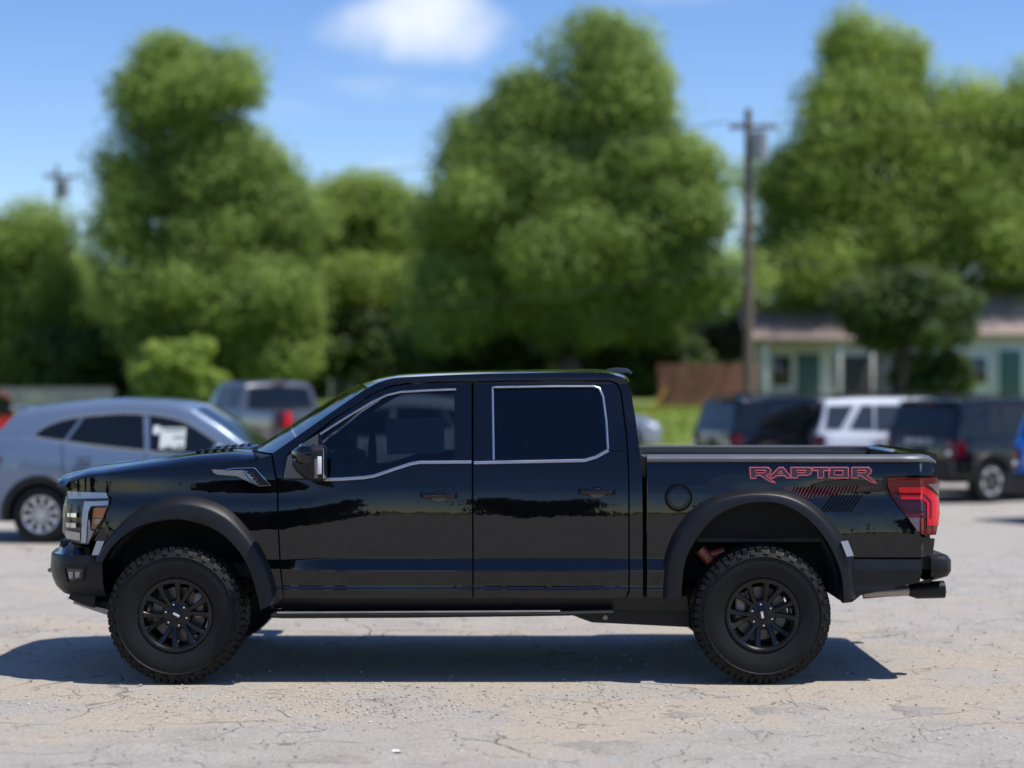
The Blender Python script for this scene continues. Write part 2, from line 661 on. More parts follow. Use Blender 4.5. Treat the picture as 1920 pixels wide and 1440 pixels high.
M_LOT = lot_mat()
M_GRASSG = pm('lawn_soil', (0.15, 0.20, 0.04), rough=0.95, var=0.35, scale=0.6, bump=0.5, bscale=6)
M_CURB = pm('concrete_kerb', (0.42, 0.40, 0.36), rough=0.9, var=0.15, scale=3, bump=0.3, bscale=40)
sheet('ground', [-1500, -400, -150] + list(range(-90, 91, 5)) + [150, 400, 1500],
      [-1500, -400, -100, -70, -60, -45] + list(range(-40, 120, 3)) + [150, 250, 500, 1600], lambda x, y: -0.6 if (abs(x) < 88 and -64 < y < 46.5) else -0.02, M_GRASSG)
sheet('parking_lot', [v * 2.0 for v in range(-45, 46)], [v * 1.5 for v in range(-44, 33)], 0.0, M_LOT)
kb = B()
for i in range(-44, 45, 2):
    y = 48.0
    kb.box((i, y, gz(i, y) + 0.02), (1.96, 0.18, 0.26), 0.02)
kb.done('kerb', M_CURB, kind='structure')


def W(px, py, D):
    """Where a sight line of the photograph stands at distance D from the camera."""
    return Vector(((px - 960) * D / FPX, D, CAMH - (py - HORI) * D / FPX))


# ------------------------------------------------------------------ the black pickup
YC = FPX / 298.7 + 1.09          # the truck's centre line
ZT, OT, OS = [], [], []          # side section: height, outward offset, offset of the lower step


def build_section():
    tab = [(0.40, -30), (0.50, -30), (0.54, -14), (0.56, -5), (0.594, -4), (0.596, 26), (0.604, 26), (0.606, -4), (0.705, -4),
           (0.80, -2), (0.90, -1.0), (1.00, 0.0), (1.06, 1.6), (1.10, 3.0), (1.20, 6.6), (1.225, 11), (1.30, 12.5), (1.38, 15), (1.42, 17),
           (1.86, 18.5), (1.90, 28), (1.95, 48), (1.99, 62), (2.05, 65)]
    zt = [t[0] for t in tab]
    at = [t[1] for t in tab]
    z = 0.40
    o = 0.0
    step = 0.0025
    st = 0.0
    while z < 2.05:
        a = math.tan(R(float(np.interp(z, zt, at))))
        ZT.append(z)
        OT.append(o)
        OS.append(st)
        o -= a * step
        s_ = math.tan(R(27)) * min(sm(0.708, 0.722, z), 1 - sm(0.775, 0.792, z))
        st -= s_ * step
        z += step
    o0 = float(np.interp(0.80, ZT, OT))
    for i in range(len(OT)):
        OT[i] += 1.0 - o0
        OS[i] -= st


build_section()
PT = [(-3.2, 0.60), (-3.0, 0.50), (-2.97, 0.36), (-2.94, 0.27), (-2.90, 0.20), (-2.85, 0.145), (-2.75, 0.085), (-2.65, 0.05), (-2.5, 0.02), (-2.2, 0.0),
      (2.40, 0.0), (2.55, 0.012), (2.64, 0.035), (2.70, 0.07), (2.74, 0.12), (2.80, 0.2)]
_pt = catmull(PT, 10)
PTX = [p[0] for p in _pt]
PTY = [p[1] for p in _pt]


def oside(x, z):
    k = 0.25 + 0.75 * sm(-1.45, -1.05, x) * (1 - 0.6 * sm(1.15, 1.4, x))
    sh = 0.09 * sm(-0.95, -1.5, x) + 0.05 * sm(1.2, 1.5, x) + 0.09 * sm(1.6, 2.2, x) + 0.009 * math.sin(4.3 * x + 0.6) + 0.006 * math.sin(10.0 * x)
    sh *= sm(0.86, 1.0, z) * (1 - sm(1.16, 1.33, z))
    return float(np.interp(z + sh, ZT, OT)) + k * float(np.interp(z, ZT, OS)) - float(np.interp(x, PTX, PTY))


def PX(px, py, o):
    Y = YC - o
    return ((px - 960) * Y / FPX, CAMH - (py - HORI) * Y / FPX)


def S(px, py, do=0.0, fun=oside):
    o = 0.95
    for _ in range(14):
        x, z = PX(px, py, o)
        o += 0.6 * (fun(x, z) + do - o)
    return PX(px, py, o)


def SS(pts, do=0.0, fun=oside):
    return [S(a, b, do, fun) for a, b in pts]


ZL = [0.52, 0.54, 0.56, 0.58, 0.593, 0.60, 0.607, 0.63, 0.67, 0.705, 0.715, 0.722, 0.74, 0.76, 0.775, 0.785, 0.793, 0.81] + \
     [0.85 + 0.04 * i for i in range(7)] + [1.12 + 0.02 * i for i in range(16)] + [1.48, 1.56, 1.64, 1.72, 1.80, 1.86] + [1.88 + 0.012 * i for i in range(10)]
XL = [-2.98 + 0.025 * i for i in range(26)] + [-2.33 + 0.06 * i for i in range(14)] + \
     [-1.45 + 0.1 * i for i in range(28)] + [1.38 + 0.08 * i for i in range(13)] + [2.38 + 0.03 * i for i in range(12)]

truck = empty('pickup_truck', (0, YC, 0),
              label='glossy black lifted crew-cab pickup with wide matte flares and knobbly off-road tyres', cat='pickup truck')


def both(bm, name, mat, parents=(truck, truck), sharp=32):
    t = mirrored(bm)
    a = finish(bm, name, mat, parents[0], sharp)
    b = finish(t, name, mat, parents[1], sharp)
    return a, b


def skin(name, pts, mat, holes=(), do=0.0, flange=0.02, parents=(truck, truck), near=False, step=0.06, fun=oside, raw=False, zl=ZL, xl=XL, sharp=32):
    loop = pts if raw else SS(pts, do, fun)
    hl = [h if raw else SS(h, do, fun) for h in holes]
    bm = panel_bm(dens(loop, step), [dens(h, step) for h in hl], fun, do, flange, zl, xl)
    if near:
        return finish(bm, name, mat, parents[0], sharp)
    return both(bm, name, mat, parents, sharp)


# flare outlines (photo pixels), outer and inner edges, front and rear wheel
FO = [(172, 1052), (188, 1024), (210, 997), (247, 963), (287, 941), (333, 929), (380, 933), (427, 953), (463, 987), (493, 1030), (513, 1077), (524, 1128)]
FI = [(193, 1054), (207, 1030), (230, 1007), (263, 987), (305, 976), (345, 975), (397, 990), (433, 1017), (460, 1053), (477, 1097), (488, 1144)]
RO = [(1238, 1122), (1243, 1053), (1260, 1000), (1290, 960), (1330, 933), (1380, 920), (1433, 917), (1480, 923), (1523, 943), (1560, 977), (1587, 1013), (1602, 1052), (1608, 1120)]
RI = [(1277, 1122), (1283, 1060), (1300, 1020), (1330, 980), (1367, 955), (1413, 943), (1457, 944), (1497, 961), (1533, 993), (1560, 1033), (1577, 1080), (1581, 1130)]
FO, FI, RO, RI = (catmull(c, 5) for c in (FO, FI, RO, RI))


def resample(pts, n):
    d = [0.0]
    for a, b in zip(pts, pts[1:]):
        d.append(d[-1] + math.hypot(b[0] - a[0], b[1] - a[1]))
    t = np.linspace(0, d[-1], n)
    return list(zip(np.interp(t, d, [p[0] for p in pts]), np.interp(t, d, [p[1] for p in pts])))


def between(a, b, f):
    return [(p[0] + (q[0] - p[0]) * f, p[1] + (q[1] - p[1]) * f) for p, q in zip(a, b)]


FOr, FIr, ROr, RIr = (resample(c, 64) for c in (FO, FI, RO, RI))
FMID, RMID = between(FOr, FIr, 0.35), between(ROr, RIr, 0.35)

# doors ------------------------------------------------------------
front_low = [(522, 898), (560, 899), (598, 899), (640, 898), (683, 895), (701, 892), (735, 881), (769, 870), (786, 867), (884.5, 866.5),
             (885, 1000), (885.5, 1121), (533, 1121), (527, 1060), (523, 980)]
rear_low = [(888, 866.5), (925, 867), (1096, 863.5), (1120, 857), (1143, 844), (1152, 780), (1158, 760), (1166, 762), (1173, 811), (1177, 880), (1178, 1000), (1178, 1108), (1174, 1119), (1165, 1121), (888.5, 1121)]
rear_low = [(888, 868), (925, 868.5), (1096, 865), (1120, 858.5), (1143, 846), (1175.5, 846), (1177, 880), (1178, 1000), (1178, 1106), (1174, 1118), (1164, 1121), (888.5, 1121)]
dfn, dff = skin('door', front_low, M_PAINT)
drn, drf = skin('door', rear_low, M_PAINT)

fwin = [(600, 813), (628, 795), (655, 778), (699, 752), (725, 740), (751, 734), (800, 731), (855, 729), (855, 866), (786, 866), (769, 869), (735, 880), (701, 891), (683, 894), (640, 897), (600, 898)]
rwin = [(923, 726), (1040, 723.5), (1116, 723.5), (1125, 728), (1132, 745), (1137, 790), (1140, 842), (1117, 856), (1096, 862), (925, 865)]
ffr = [(533, 897), (541, 853), (590, 813), (633, 779), (680, 750), (712, 731), (735, 723), (760, 719), (820, 717), (884, 716), (884.5, 865)]
# frames round the windows
skin('window_frame', [(598, 897.5), (597, 812), (633, 782), (680, 752), (712, 733), (735, 725.5), (760, 721), (820, 718.5), (884, 717.5), (884.5, 865.5), (786, 866), (769, 869), (735, 880), (701, 891), (683, 894), (640, 897)],
     M_PAINT, holes=[[(604, 894.5), (604, 815), (629, 798), (656, 781), (700, 755), (726, 743), (752, 737.5), (800, 734.5), (852, 732.5), (852, 863.5), (785, 863.5), (768, 866), (734, 877.5), (700, 888.5), (682, 891.5), (640, 894)]], parents=(dfn, dff), flange=0.03)
skin('window_frame', [(888, 717.5), (960, 716), (1142, 716), (1156, 721), (1163, 738), (1172, 811), (1175, 845), (1143, 845), (1120, 857.5), (1096, 864), (925, 867.5), (888, 867)],
     M_PAINT, holes=[[(927, 730), (1040, 727), (1114, 727), (1122, 731), (1128, 746), (1133, 790), (1136, 840), (1116, 852), (1095, 858.5), (928, 861.5)]], parents=(drn, drf), flange=0.03)
skin('mirror_sail', [(531, 897), (539, 856), (565, 833), (596.5, 813), (597.5, 897)], pm('grey_sail', (0.05, 0.052, 0.056), rough=0.35), parents=(dfn, dff), do=0.002)
skin('window_pane', fwin, M_GLASSF, do=-0.012, flange=0.0, parents=(dfn, dff), sharp=None)
skin('window_pane', rwin, M_GLASSR, do=-0.012, flange=0.0, parents=(drn, drf), sharp=None)


def ribbon(name, pts, w, mat, parents=(truck, truck), do=0.006, closed=False, near=False, fun=oside, step=6.0, thick=0.006):
    """A narrow strip (width in photo pixels) laid along a traced line on the body side."""
    pts = dens(pts, step, closed)
    n = len(pts)
    rows = []
    for i, p in enumerate(pts):
        if closed:
            a, b = pts[i - 1], pts[(i + 1) % n]
        else:
            a, b = pts[max(i - 1, 0)], pts[min(i + 1, n - 1)]
        d = math.hypot(b[0] - a[0], b[1] - a[1]) or 1
        nx, ny = -(b[1] - a[1]) / d * w / 2, (b[0] - a[0]) / d * w / 2
        row = []
        for sx, dd in ((1.0, -0.002), (1.0, thick * 0.6), (0.5, thick), (-0.5, thick), (-1.0, thick * 0.6), (-1.0, -0.002)):
            x, z = S(p[0] + nx * sx, p[1] + ny * sx, do, fun)
            row.append((x, -(fun(x, z) + do + dd - 0.006), z))
        rows.append(row)
    if closed:
        rows.append(rows[0])
    bb = B().loft(rows)
    bmesh.ops.recalc_face_normals(bb.bm, faces=bb.bm.faces)
    if near:
        return finish(bb.bm, name, mat, parents[0], 40)
    return both(bb.bm, name, mat, parents, 40)


ribbon('belt_trim', [(596, 899.5), (640, 898.5), (683, 895.5), (701, 892.5), (735, 881), (769, 870), (786, 867), (884, 866.3)], 5.5, M_TRIM, (dfn, dff), do=0.008)
ribbon('window_trim', [(600, 814), (628, 796), (655, 779), (699, 753), (725, 741), (751, 735), (800, 732), (855, 730)], 3.6, M_TRIM, (dfn, dff), do=0.008)
ribbon('belt_trim', [(888.5, 867.8), (925, 867), (1096, 863.5), (1118, 857), (1141, 844)], 5.5, M_TRIM, (drn, drf), do=0.008)
ribbon('window_trim', [(925.5, 862), (923.5, 726), (1040, 724), (1114, 724), (1124, 728), (1131, 744), (1137, 790), (1140, 842)], 3.6, M_TRIM, (drn, drf), do=0.008)


def handle(cx, cy, parents):
    for sd, par in ((1, parents[0]), (-1, parents[1])):
        x, z = S(cx, cy)
        o = oside(x, z)
        h = B()
        rows = []
        for t in np.linspace(-1, 1, 11):
            xx = x + 0.118 * t
            bow = 0.040 * (1 - t ** 8) + 0.006
            rr = 0.0195 * (1 - 0.12 * t ** 4)
            rows.append([(xx, -sd * (o + bow + 0.010 * math.cos(a)), z + rr * math.sin(a)) for a in np.linspace(0, 2 * math.pi, 11)[:-1]])
        h.loft(rows, close=True, cap=True)
        ho = h.done('handle', M_PAINT, par, 40)
        c = B()
        c.lathe([(0.0, -0.003), (0.035, -0.002), (0.043, 0.004), (0.046, 0.0)], 24)
        bmesh.ops.transform(c.bm, matrix=Matrix.Translation((x, -sd * (oside(x, z - 0.01) + 0.003), z - 0.012)) @ Matrix.Diagonal((1.25, sd, 0.8, 1)), verts=c.bm.verts)
        c.done('handle_cup', M_LAMPK, par)


handle(823, 928, (dfn, dff))
handle(1119, 921, (drn, drf))

# cab frame: pillars, roof rail and cab corner ---------------------
skin('cab_frame', [(511, 850), (560, 816), (620, 774), (668, 741), (690, 727), (712, 716), (738, 709), (780, 706), (900, 701), (1105, 698), (1148, 701), (1170, 709), (1182, 730), (1191, 780),
                   (1200, 850), (1204, 900), (1205, 1000), (1205, 1121), (1176, 1121), (1181, 1110), (1181, 1000), (1180, 880), (1176, 811), (1166.5, 737), (1158, 718), (1143, 713), (960, 713),
                   (886, 714.5), (820, 715.5), (760, 718), (735, 722.5), (712, 730), (680, 749), (633, 779), (590, 812), (538, 853), (529, 897), (519, 896)], M_PAINT, flange=0.03)
# sill under the doors
skin('door_inner_panel', [(521, 902), (690, 899), (780, 872), (1175, 872), (1203, 872), (1203, 1126), (524, 1126)], M_DARK, do=-0.04, flange=0.02)
skin('frame_backing', [(1128, 720), (1145, 710), (1160, 712), (1172, 730), (1184, 850), (1166, 850), (1152, 745)], M_DARK, do=-0.03, flange=0.02)
skin('rocker_panel', [(512, 1118), (1288, 1118), (1292, 1147), (1150, 1143), (508, 1141)], M_PLAST, do=-0.03, flange=0.06)

# front fender -----------------------------------------------------
fend = [(201, 922), (210, 934), (205, 953), (186, 996), (176, 1014)] + FMID[6:] + [(531, 1121), (524, 1060), (520, 980), (518.5, 899), (516, 897), (508, 853), (470, 866), (394, 874), (330, 878.5), (262, 885), (163, 896), (145, 900), (133, 905), (126, 912), (124, 919), (128, 920)]
# drop the first flare points that would cross the lamp edge
fend = [p for p in fend if not (p in FMID and p[0] < 196 and p[1] > 1020)]
skin('fender', fend, M_PAINT)

# bed side ---------------------------------------------------------
bed = [(1213, 868), (1745, 868), (1753, 880), (1748, 889), (1664, 893), (1660, 908), (1672, 935), (1727, 1007), (1753, 1010), (1749, 1038), (1736, 1044), (1600, 1045)] + RMID[::-1][14:] + [(1213, 1121)]
bed = [p for p in bed if not (p in RMID and p[0] > 1597)]
bedn, bedf = skin('bed_side', bed, M_PAINT)
skin('lower_valance', [(1594, 1048.5), (1731, 1048.5), (1728, 1070), (1724, 1092), (1660, 1106), (1614, 1116), (1598, 1129), (1580, 1131), (1579, 1100)], M_PLAST, do=0.004, flange=0.05)
# bed rail cap, swept
for sd in (1, -1):
    rows = []
    for px in list(np.linspace(1213, 1735, 24)) + [1743, 1750, 1754]:
        x, z = S(px, 867)
        o = oside(x, z)
        dr = 0.0 if px < 1740 else (px - 1740) * 0.0025
        zz = 1.437 - dr
        rows.append([(x, -sd * (o + 0.004), z), (x, -sd * (o + 0.012), z + 0.006), (x, -sd * (o + 0.012), zz - 0.02), (x, -sd * (o + 0.002), zz - 0.005), (x, -sd * (o - 0.02), zz + 0.003),
                     (x, -sd * (o - 0.10), zz + 0.004), (x, -sd * (o - 0.115), zz - 0.005), (x, -sd * (o - 0.115), zz - 0.06)])
    b = B().loft(rows)
    b.done('bed_rail', M_RAIL, truck, 30)
    # inner bed wall
    b = B().box(((1.0 + 2.6) / 2 - 0.05, -sd * 0.80, 1.15), (1.75, 0.03, 0.50), 0.005)
    b.done('bed_inner_wall', M_DARK, truck)
xb0 = S(1213, 900)[0]
B().box((1.78, 0, 0.92), (1.72, 1.58, 0.05), 0.005).done('bed_floor', M_DARK, truck)
B().box((xb0 + 0.03, 0, 1.16), (0.05, 1.62, 0.52), 0.01).done('bed_front_wall', M_PAINT, truck)
# tailgate
tg = B()
rows = []
for y in np.linspace(-0.80, 0.80, 15):
    bow = 0.02 * (1 - (y / 0.8) ** 2)
    rows.append([(x + bow, y, z) for x, z in ((2.60, 0.90), (2.60, 1.425), (2.615, 1.442), (2.70, 1.450), (2.735, 1.44), (2.735, 1.405), (2.705, 1.38), (2.70, 1.10), (2.69, 0.88), (2.64, 0.87))])
tg.loft(rows, close=True, cap=True)
tgo = tg.done('tailgate', M_PAINT, truck, 30)
B().box((2.722, 0, 1.20), (0.02, 0.30, 0.07), 0.008).done('tailgate_handle', M_PLAST, tgo)

# fuel door
x, z = S(1272, 933)
fd = B()
fd.lathe([(0.0, -0.003), (0.018, -0.003), (0.036, -0.003), (0.054, -0.003), (0.070, -0.003), (0.074, -0.001), (0.0745, 0.012)], 40, (x, 0, z))
for v in fd.bm.verts:
    v.co.y = v.co.y - oside(v.co.x, v.co.z) - 0.006
fd.done('fuel_door', M_PAINT, truck)
fr_ = B().lathe([(0.0745, 0.004), (0.075, -0.0065), (0.086, -0.007), (0.089, 0.004)], 40, (x, 0, z))
for v in fr_.bm.verts:
    v.co.y = v.co.y - oside(v.co.x, v.co.z)
fr_.done('fuel_door_ring', M_DECB, truck)


# flares -----------------------------------------------------------
def flare(o_, i_, name):
    rows = []
    for po, pi in zip(o_, i_):
        row = []
        for f, oo in ((0.0, None), (0.03, 0.012), (0.14, 0.045), (0.28, 0.074), (0.36, 0.086), (0.44, 0.091), (0.7, 0.097), (0.95, 0.10), (1.0, 0.094), (1.01, 0.02), (1.02, -0.14)):
            q = (po[0] + (pi[0] - po[0]) * min(f, 1.0), po[1] + (pi[1] - po[1]) * min(f, 1.0))
            if f == 0.0:
                x, z = S(q[0], q[1])
                o = oside(x, z) - 0.01
            else:
                base = 0.99 if q[0] > 230 else 0.99 - (230 - q[0]) * 0.0014
                o = base + oo
                x, z = PX(q[0], q[1], base + min(0.097, max(oo, 0.09) if f > 0.9 else oo))
            row.append((x, -o, z))
        rows.append(row)
    b = B().loft(rows)
    bmesh.ops.recalc_face_normals(b.bm, faces=b.bm.faces)
    return both(b.bm, name, M_PLAST, sharp=40)


flare(FOr, FIr, 'fender_flare')
flare(ROr, RIr, 'fender_flare')


def oflare(x, z):
    return 1.092 if x > -2.4 else 1.092 - (-2.4 - x) * 0.45


for pts, nm in (([(181, 1015), (195, 1015), (185, 1041), (172, 1041)], 'side_marker'), ([(1577, 1016), (1590, 1014), (1601, 1042), (1588, 1044)], 'side_marker')):
    skin(nm, pts, M_MARK, fun=oflare, do=0.004, flange=0.02, zl=(), xl=())

# wheel housings
for cpx in ((FIr, 'front'), (RIr, 'rear')):
    lip = cpx[0]
    for sd in (1, -1):
        rows = []
        for p in lip:
            x, z = PX(p[0], p[1], 1.085)
            rows.append([(x, -sd * o, z) for o in (0.94, 0.75, 0.50, 0.49)])
        B().loft(rows).done('wheel_liner', M_LINER, truck, 60)
    xs = [PX(p[0], p[1], 1.085) for p in lip]
    poly = [(a, b) for a, b in xs[::3]] + [xs[-1]]
    poly = poly + [(poly[-1][0], 0.52), (poly[0][0], 0.52)] if cpx[1] == 'front' else poly + [(poly[-1][0], 0.60), (poly[0][0], 0.60)]
    for sd in (1, -1):
        b = B()
        a = [b.bm.verts.new((x, -sd * 0.50, z)) for x, z in poly]
        b.bm.faces.new(a)
        b.done('wheel_well_wall', M_DARK, truck, None)
# inner bed wall seen in the rear wheel house, with two pressed slots
inner = [(1306, 1016), (1318, 990), (1345, 968), (1385, 950), (1433, 944), (1480, 950), (1515, 972), (1540, 1002), (1548, 1016)]
slotA = [(1370, 970), (1384, 970), (1384, 1003), (1370, 1003)]
slotB = [(1454, 970), (1467, 970), (1467, 1003), (1454, 1003)]
flat = lambda x, z: 0.80
skin('inner_bed_panel', inner, M_LINER, holes=[slotA, slotB], fun=flat, flange=0.02, zl=(), xl=())
for sd in (1, -1):
    for sl in (slotA, slotB):
        c = PX((sl[0][0] + sl[1][0]) / 2, 986, 0.80)
        B().box((c[0], -sd * 0.775, c[1]), (0.05, 0.01, 0.12), 0.003).done('slot_backing', M_DARK, truck)
    # remote-reservoir shock
    a, b_ = PX(1312, 1030, 0.80), PX(1340, 1062, 0.80)
    B().tube((a[0], -sd * 0.80, a[1]), (b_[0], -sd * 0.80, b_[1]), 0.035, seg=16).done('shock_mount', M_SHOCK, truck)
    a2, b2 = PX(1326, 1042, 0.78), PX(1358, 1034, 0.78)
    B().tube((a2[0], -sd * 0.78, a2[1]), (b2[0], -sd * 0.78, b2[1]), 0.028, seg=16).done('shock_reservoir', M_SHOCK, truck)
    a3, b3 = PX(1335, 1058, 0.78), PX(1370, 1150, 0.78)
    B().tube((a3[0], -sd * 0.78, a3[1]), (b3[0], -sd * 0.78, b3[1]), 0.032, seg=14).done('shock_absorber', M_STEEL, truck)

# hood -------------------------------------------------------------
crease = [(128, 915), (133, 905), (145, 900), (163, 896), (262, 885), (330, 878.5), (394, 874), (470, 866), (508, 853)]
CX, CZ = zip(*SS(crease))
HXY = [PX(a, b, 0.35) for a, b in ((128, 905), (136, 893), (150, 887), (190, 875), (267, 863), (320, 855.5), (380, 846), (447, 841), (480, 842), (500, 843))]
HX, HZ = zip(*HXY)
rows = []
for x in list(np.linspace(-2.90, -2.70, 9)) + list(np.linspace(-2.6, -1.63, 16)):
    zc = float(np.interp(x, CX, CZ))
    zt = max(zc + 0.01, float(np.interp(x - 0.02, HX, HZ)))
    oc = oside(x, zc)
    fr = sm(-2.45, -2.92, x)
    rk = sm(-1.95, -1.6, x)
    half = []
    for o, z in ((oc, zc), (oc - 0.012, zc + 0.012), (oc - 0.05, zc + 0.45 * (zt - zc)), (oc - 0.12, zc + 0.78 * (zt - zc)), (oc - 0.22, zc + 0.93 * (zt - zc)), (0.56, zt - 0.012), (0.50, zt), (0.34, zt + 0.004), (0.27, zt - 0.006), (0.22, zt - 0.022), (0.0, zt - 0.016)):
        o = min(o, oc)
        w = 1 - (o / 0.95) ** 2
        half.append((x - fr * 0.10 * w - rk * 0.12 * w, o, z))
    rows.append([(a, -o, z) for a, o, z in half] + [(a, o, z) for a, o, z in half[-2::-1]])
b = B().loft(rows)
ho = b.done('hood', M_PAINT, truck, 40)
# hood heat extractor vents
for sd in (1, -1):
    for k in range(5):
        x = -2.08 + 0.055 * k
        z = float(np.interp(x, HX, HZ)) + 0.006
        B().box((x, -sd * 0.40, z), (0.028, 0.16, 0.012), 0.004, Matrix.Rotation(R(-18), 4, 'Y')).done('vent_slat', M_PLAST, ho)
# fender vent
skin('fender_vent', [(397, 880.5), (456, 882), (484, 911), (470, 905), (445, 893), (408, 890), (400, 886)], pm('vent_grey', (0.13, 0.13, 0.135), rough=0.35, coat=0.3), do=0.012, flange=0.02)
vn, vf = skin('vent_mesh', [(459, 880.5), (477, 879), (506, 910), (486, 910)], M_PLAST, do=0.006, flange=0.02)
ribbon('vent_outline', [(424, 880), (438, 878), (477, 877), (508, 910.5), (484.5, 911), (457, 882)], 1.7, M_CHROME, (vn, vf), do=0.016, step=4)
for k in range(5):
    t = k / 4
    px, py = 459 + 21 * t, 885 + 22 * t
    ribbon('vent_tick', [(px, py), (px + 6.5, py - 1.0)], 1.6, M_CHROME, (vn, vf), do=0.016, step=3)

# windshield, roof, cab back ----------------------------------------
pil = [(512, 850), (560, 816), (620, 774), (668, 741), (690, 727)]
PXZ = SS(pil)
rows = []
n = 12
pz = catmull(PXZ, 3)
for i, (x, z) in enumerate(pz):
    t = i / (len(pz) - 1)
    oe = oside(x, z) - 0.004
    row = []
    for v in np.linspace(-1, 1, 21):
        w = 1 - abs(v) ** 1.6
        row.append((x - w * (0.25 - 0.13 * t), v * oe, z + w * (0.0 + 0.028 * t)))
    rows.append(row)
b = B().loft(rows)
b.done('windshield', M_WSHIELD, truck, None)
cow = []
for v in np.linspace(-1, 1, 21):
    w = 1 - abs(v) ** 2.2
    x0, z0 = pz[0]
    oe = oside(x0, z0) - 0.01
    cow.append([(x0 - w * 0.24 - 0.03, v * oe, z0 - 0.045), (x0 - w * 0.24 - 0.005, v * oe, z0 - 0.012), (x0 - w * 0.24 + 0.04, v * oe, z0 - 0.014)])
B().loft(cow).done('cowl', M_PLAST, truck)
for y0, y1 in ((-0.45, 0.05), (0.25, 0.72)):
    B().path([(-1.73 - 0.03, y0, 1.448), (-1.70, (y0 + y1) / 2, 1.475), (-1.66, y1, 1.478)], 0.009).done('wiper', M_PLAST, truck)
redge = [(690, 727), (712, 716), (738, 709), (780, 706), (900, 701), (1105, 698), (1148, 701), (1170, 709), (1178, 718)]
rows = []
for x, z in catmull(SS(redge), 4):
    oe = oside(x, z)
    fr = sm(-0.75, -0.98, x)
    bk = sm(0.60, 0.75, x)
    row = []
    for v in np.linspace(-1, 1, 25):
        w = 1 - abs(v) ** 2.2
        row.append((x - fr * w * 0.11 + bk * w * 0.04, v * oe, z + (1 - abs(v) ** 5) * 0.012 + w * 0.016))
    rows.append(row)
B().loft(rows).done('roof', M_PAINT, truck, 50)
rl = B()
rows = []
for y in np.linspace(-0.19, 0.19, 9):
    k = 1 - (abs(y) / 0.20) ** 4
    rows.append([(x, y, 1.965 + (z - 1.965) * k) for x, z in ((0.63, 1.978), (0.66, 1.998), (0.72, 2.006), (0.79, 1.998), (0.815, 1.978), (0.80, 1.955))])
rl.loft(rows, cap=True)
rl.done('roof_lamp_pod', M_PLAST, truck)
cbx = S(1197, 860)[0]
B().box((cbx - 0.04, 0, 1.0), (0.04, 1.80, 0.92), 0.02).done('cab_back_wall', M_PAINT, truck)
rows = []
for v in np.linspace(-1, 1, 9):
    rows.append([(cbx - 0.035 - (z - 1.44) * 0.20, v * (0.82 - (z - 1.44) * 0.32), z) for z in (1.44, 1.55, 1.7, 1.85, 1.94)])
B().loft(rows).done('rear_window', M_GLASSR, truck, None)

# cabin ------------------------------------------------------------
for y, nm in ((-0.40, 'front_seat'), (0.40, 'front_seat')):
    b = B().box((-0.35, y, 1.02), (0.52, 0.52, 0.20), 0.07)
    b.box((-0.05, y, 1.34), (0.17, 0.50, 0.62), 0.07, Matrix.Rotation(R(14), 4, 'Y'))
    b.box((0.07, y, 1.71), (0.10, 0.26, 0.19), 0.045, Matrix.Rotation(R(8), 4, 'Y'))
    b.done(nm, M_SEAT, truck)
b = B().box((0.45, 0, 1.02), (0.5, 1.45, 0.18), 0.06).box((0.72, 0, 1.33), (0.14, 1.45, 0.60), 0.06, Matrix.Rotation(R(10), 4, 'Y'))
b.done('rear_seat', M_SEAT, truck)
B().box((-1.28, 0, 1.30), (0.46, 1.66, 0.26), 0.08).done('dashboard', M_DASH, truck)
b = B()
t_ = bmesh.new()
ring = []
for i in range(29):
    a = 2 * math.pi * i / 28
    ring.append((0.19 * math.cos(a), 0.0, 0.19 * math.sin(a)))
for p, q in zip(ring, ring[1:]):
    b.tube(p, q, 0.016, seg=8, cap=False)
b.tube((-0.19, 0, 0), (0.19, 0, 0), 0.014, seg=8).tube((0, 0, 0), (0, 0, -0.19), 0.014, seg=8).box((0, 0, 0), (0.12, 0.05, 0.12), 0.02)
t_.free()
sw = b.done('steering_wheel', M_DASH, truck)
sw.location = (-0.93, -0.40, 1.36)
sw.rotation_euler = (0, R(-22), R(90))
B().box((-0.5, 0, 0.70), (2.6, 1.7, 0.10), 0.02).done('cab_floor', M_DARK, truck)
# price sheet inside the front window
fl = lambda x, z: oside(x, z)
skin('window_sheet', [(722, 785), (832, 782), (834, 848), (726, 853)], M_PAPER, do=-0.022, flange=0.0, near=True, parents=(dfn, dff), sharp=None)


# front end ---------------------------------------------------------
def lampfun(x, z):
    return oside(x, max(z, 0.80)) - 0.0


lamp = [(127, 919), (200, 922), (208, 934), (204, 952), (185, 995), (165, 1021), (152, 1020), (127, 1012), (117, 998), (117, 958), (122, 936)]
hn, hf = skin('headlight', lamp, M_LAMPK, do=-0.045, flange=0.03, fun=lampfun)
LP = (hn, hf)
skin('light_guide', [(127, 921), (199, 924), (203, 934), (128, 935)], pm('upper_light_bar', (0.60, 0.61, 0.64), rough=0.18, coat=0.6, metal=0.3), do=-0.018, flange=0.02, parents=LP, fun=lampfun)
skin('light_guide', [(158, 940), (204, 939), (202, 947), (170, 949), (165, 960), (161, 1018), (152, 1017), (155, 960)], M_DRL, do=-0.012, flange=0.02, parents=LP, fun=lampfun)
skin('turn_signal', [(176, 953), (200, 952), (192, 971), (173, 971)], M_AMBER, do=-0.014, flange=0.02, parents=LP, fun=lampfun)
skin('reflector', [(173, 973), (191, 973), (178, 992), (171, 992)], M_AMBERL, do=-0.014, flange=0.02, parents=LP, fun=lampfun)
skin('lamp_bezel', [(168, 975), (170, 994), (176, 996), (166, 1017), (163, 1018), (165, 975)], M_LAMPG, do=-0.02, flange=0.02, parents=LP, fun=lampfun)
skin('projector', [(120, 962), (143, 962), (143, 970), (120, 969)], M_CHROME, do=-0.014, flange=0.03, parents=LP, fun=lampfun)
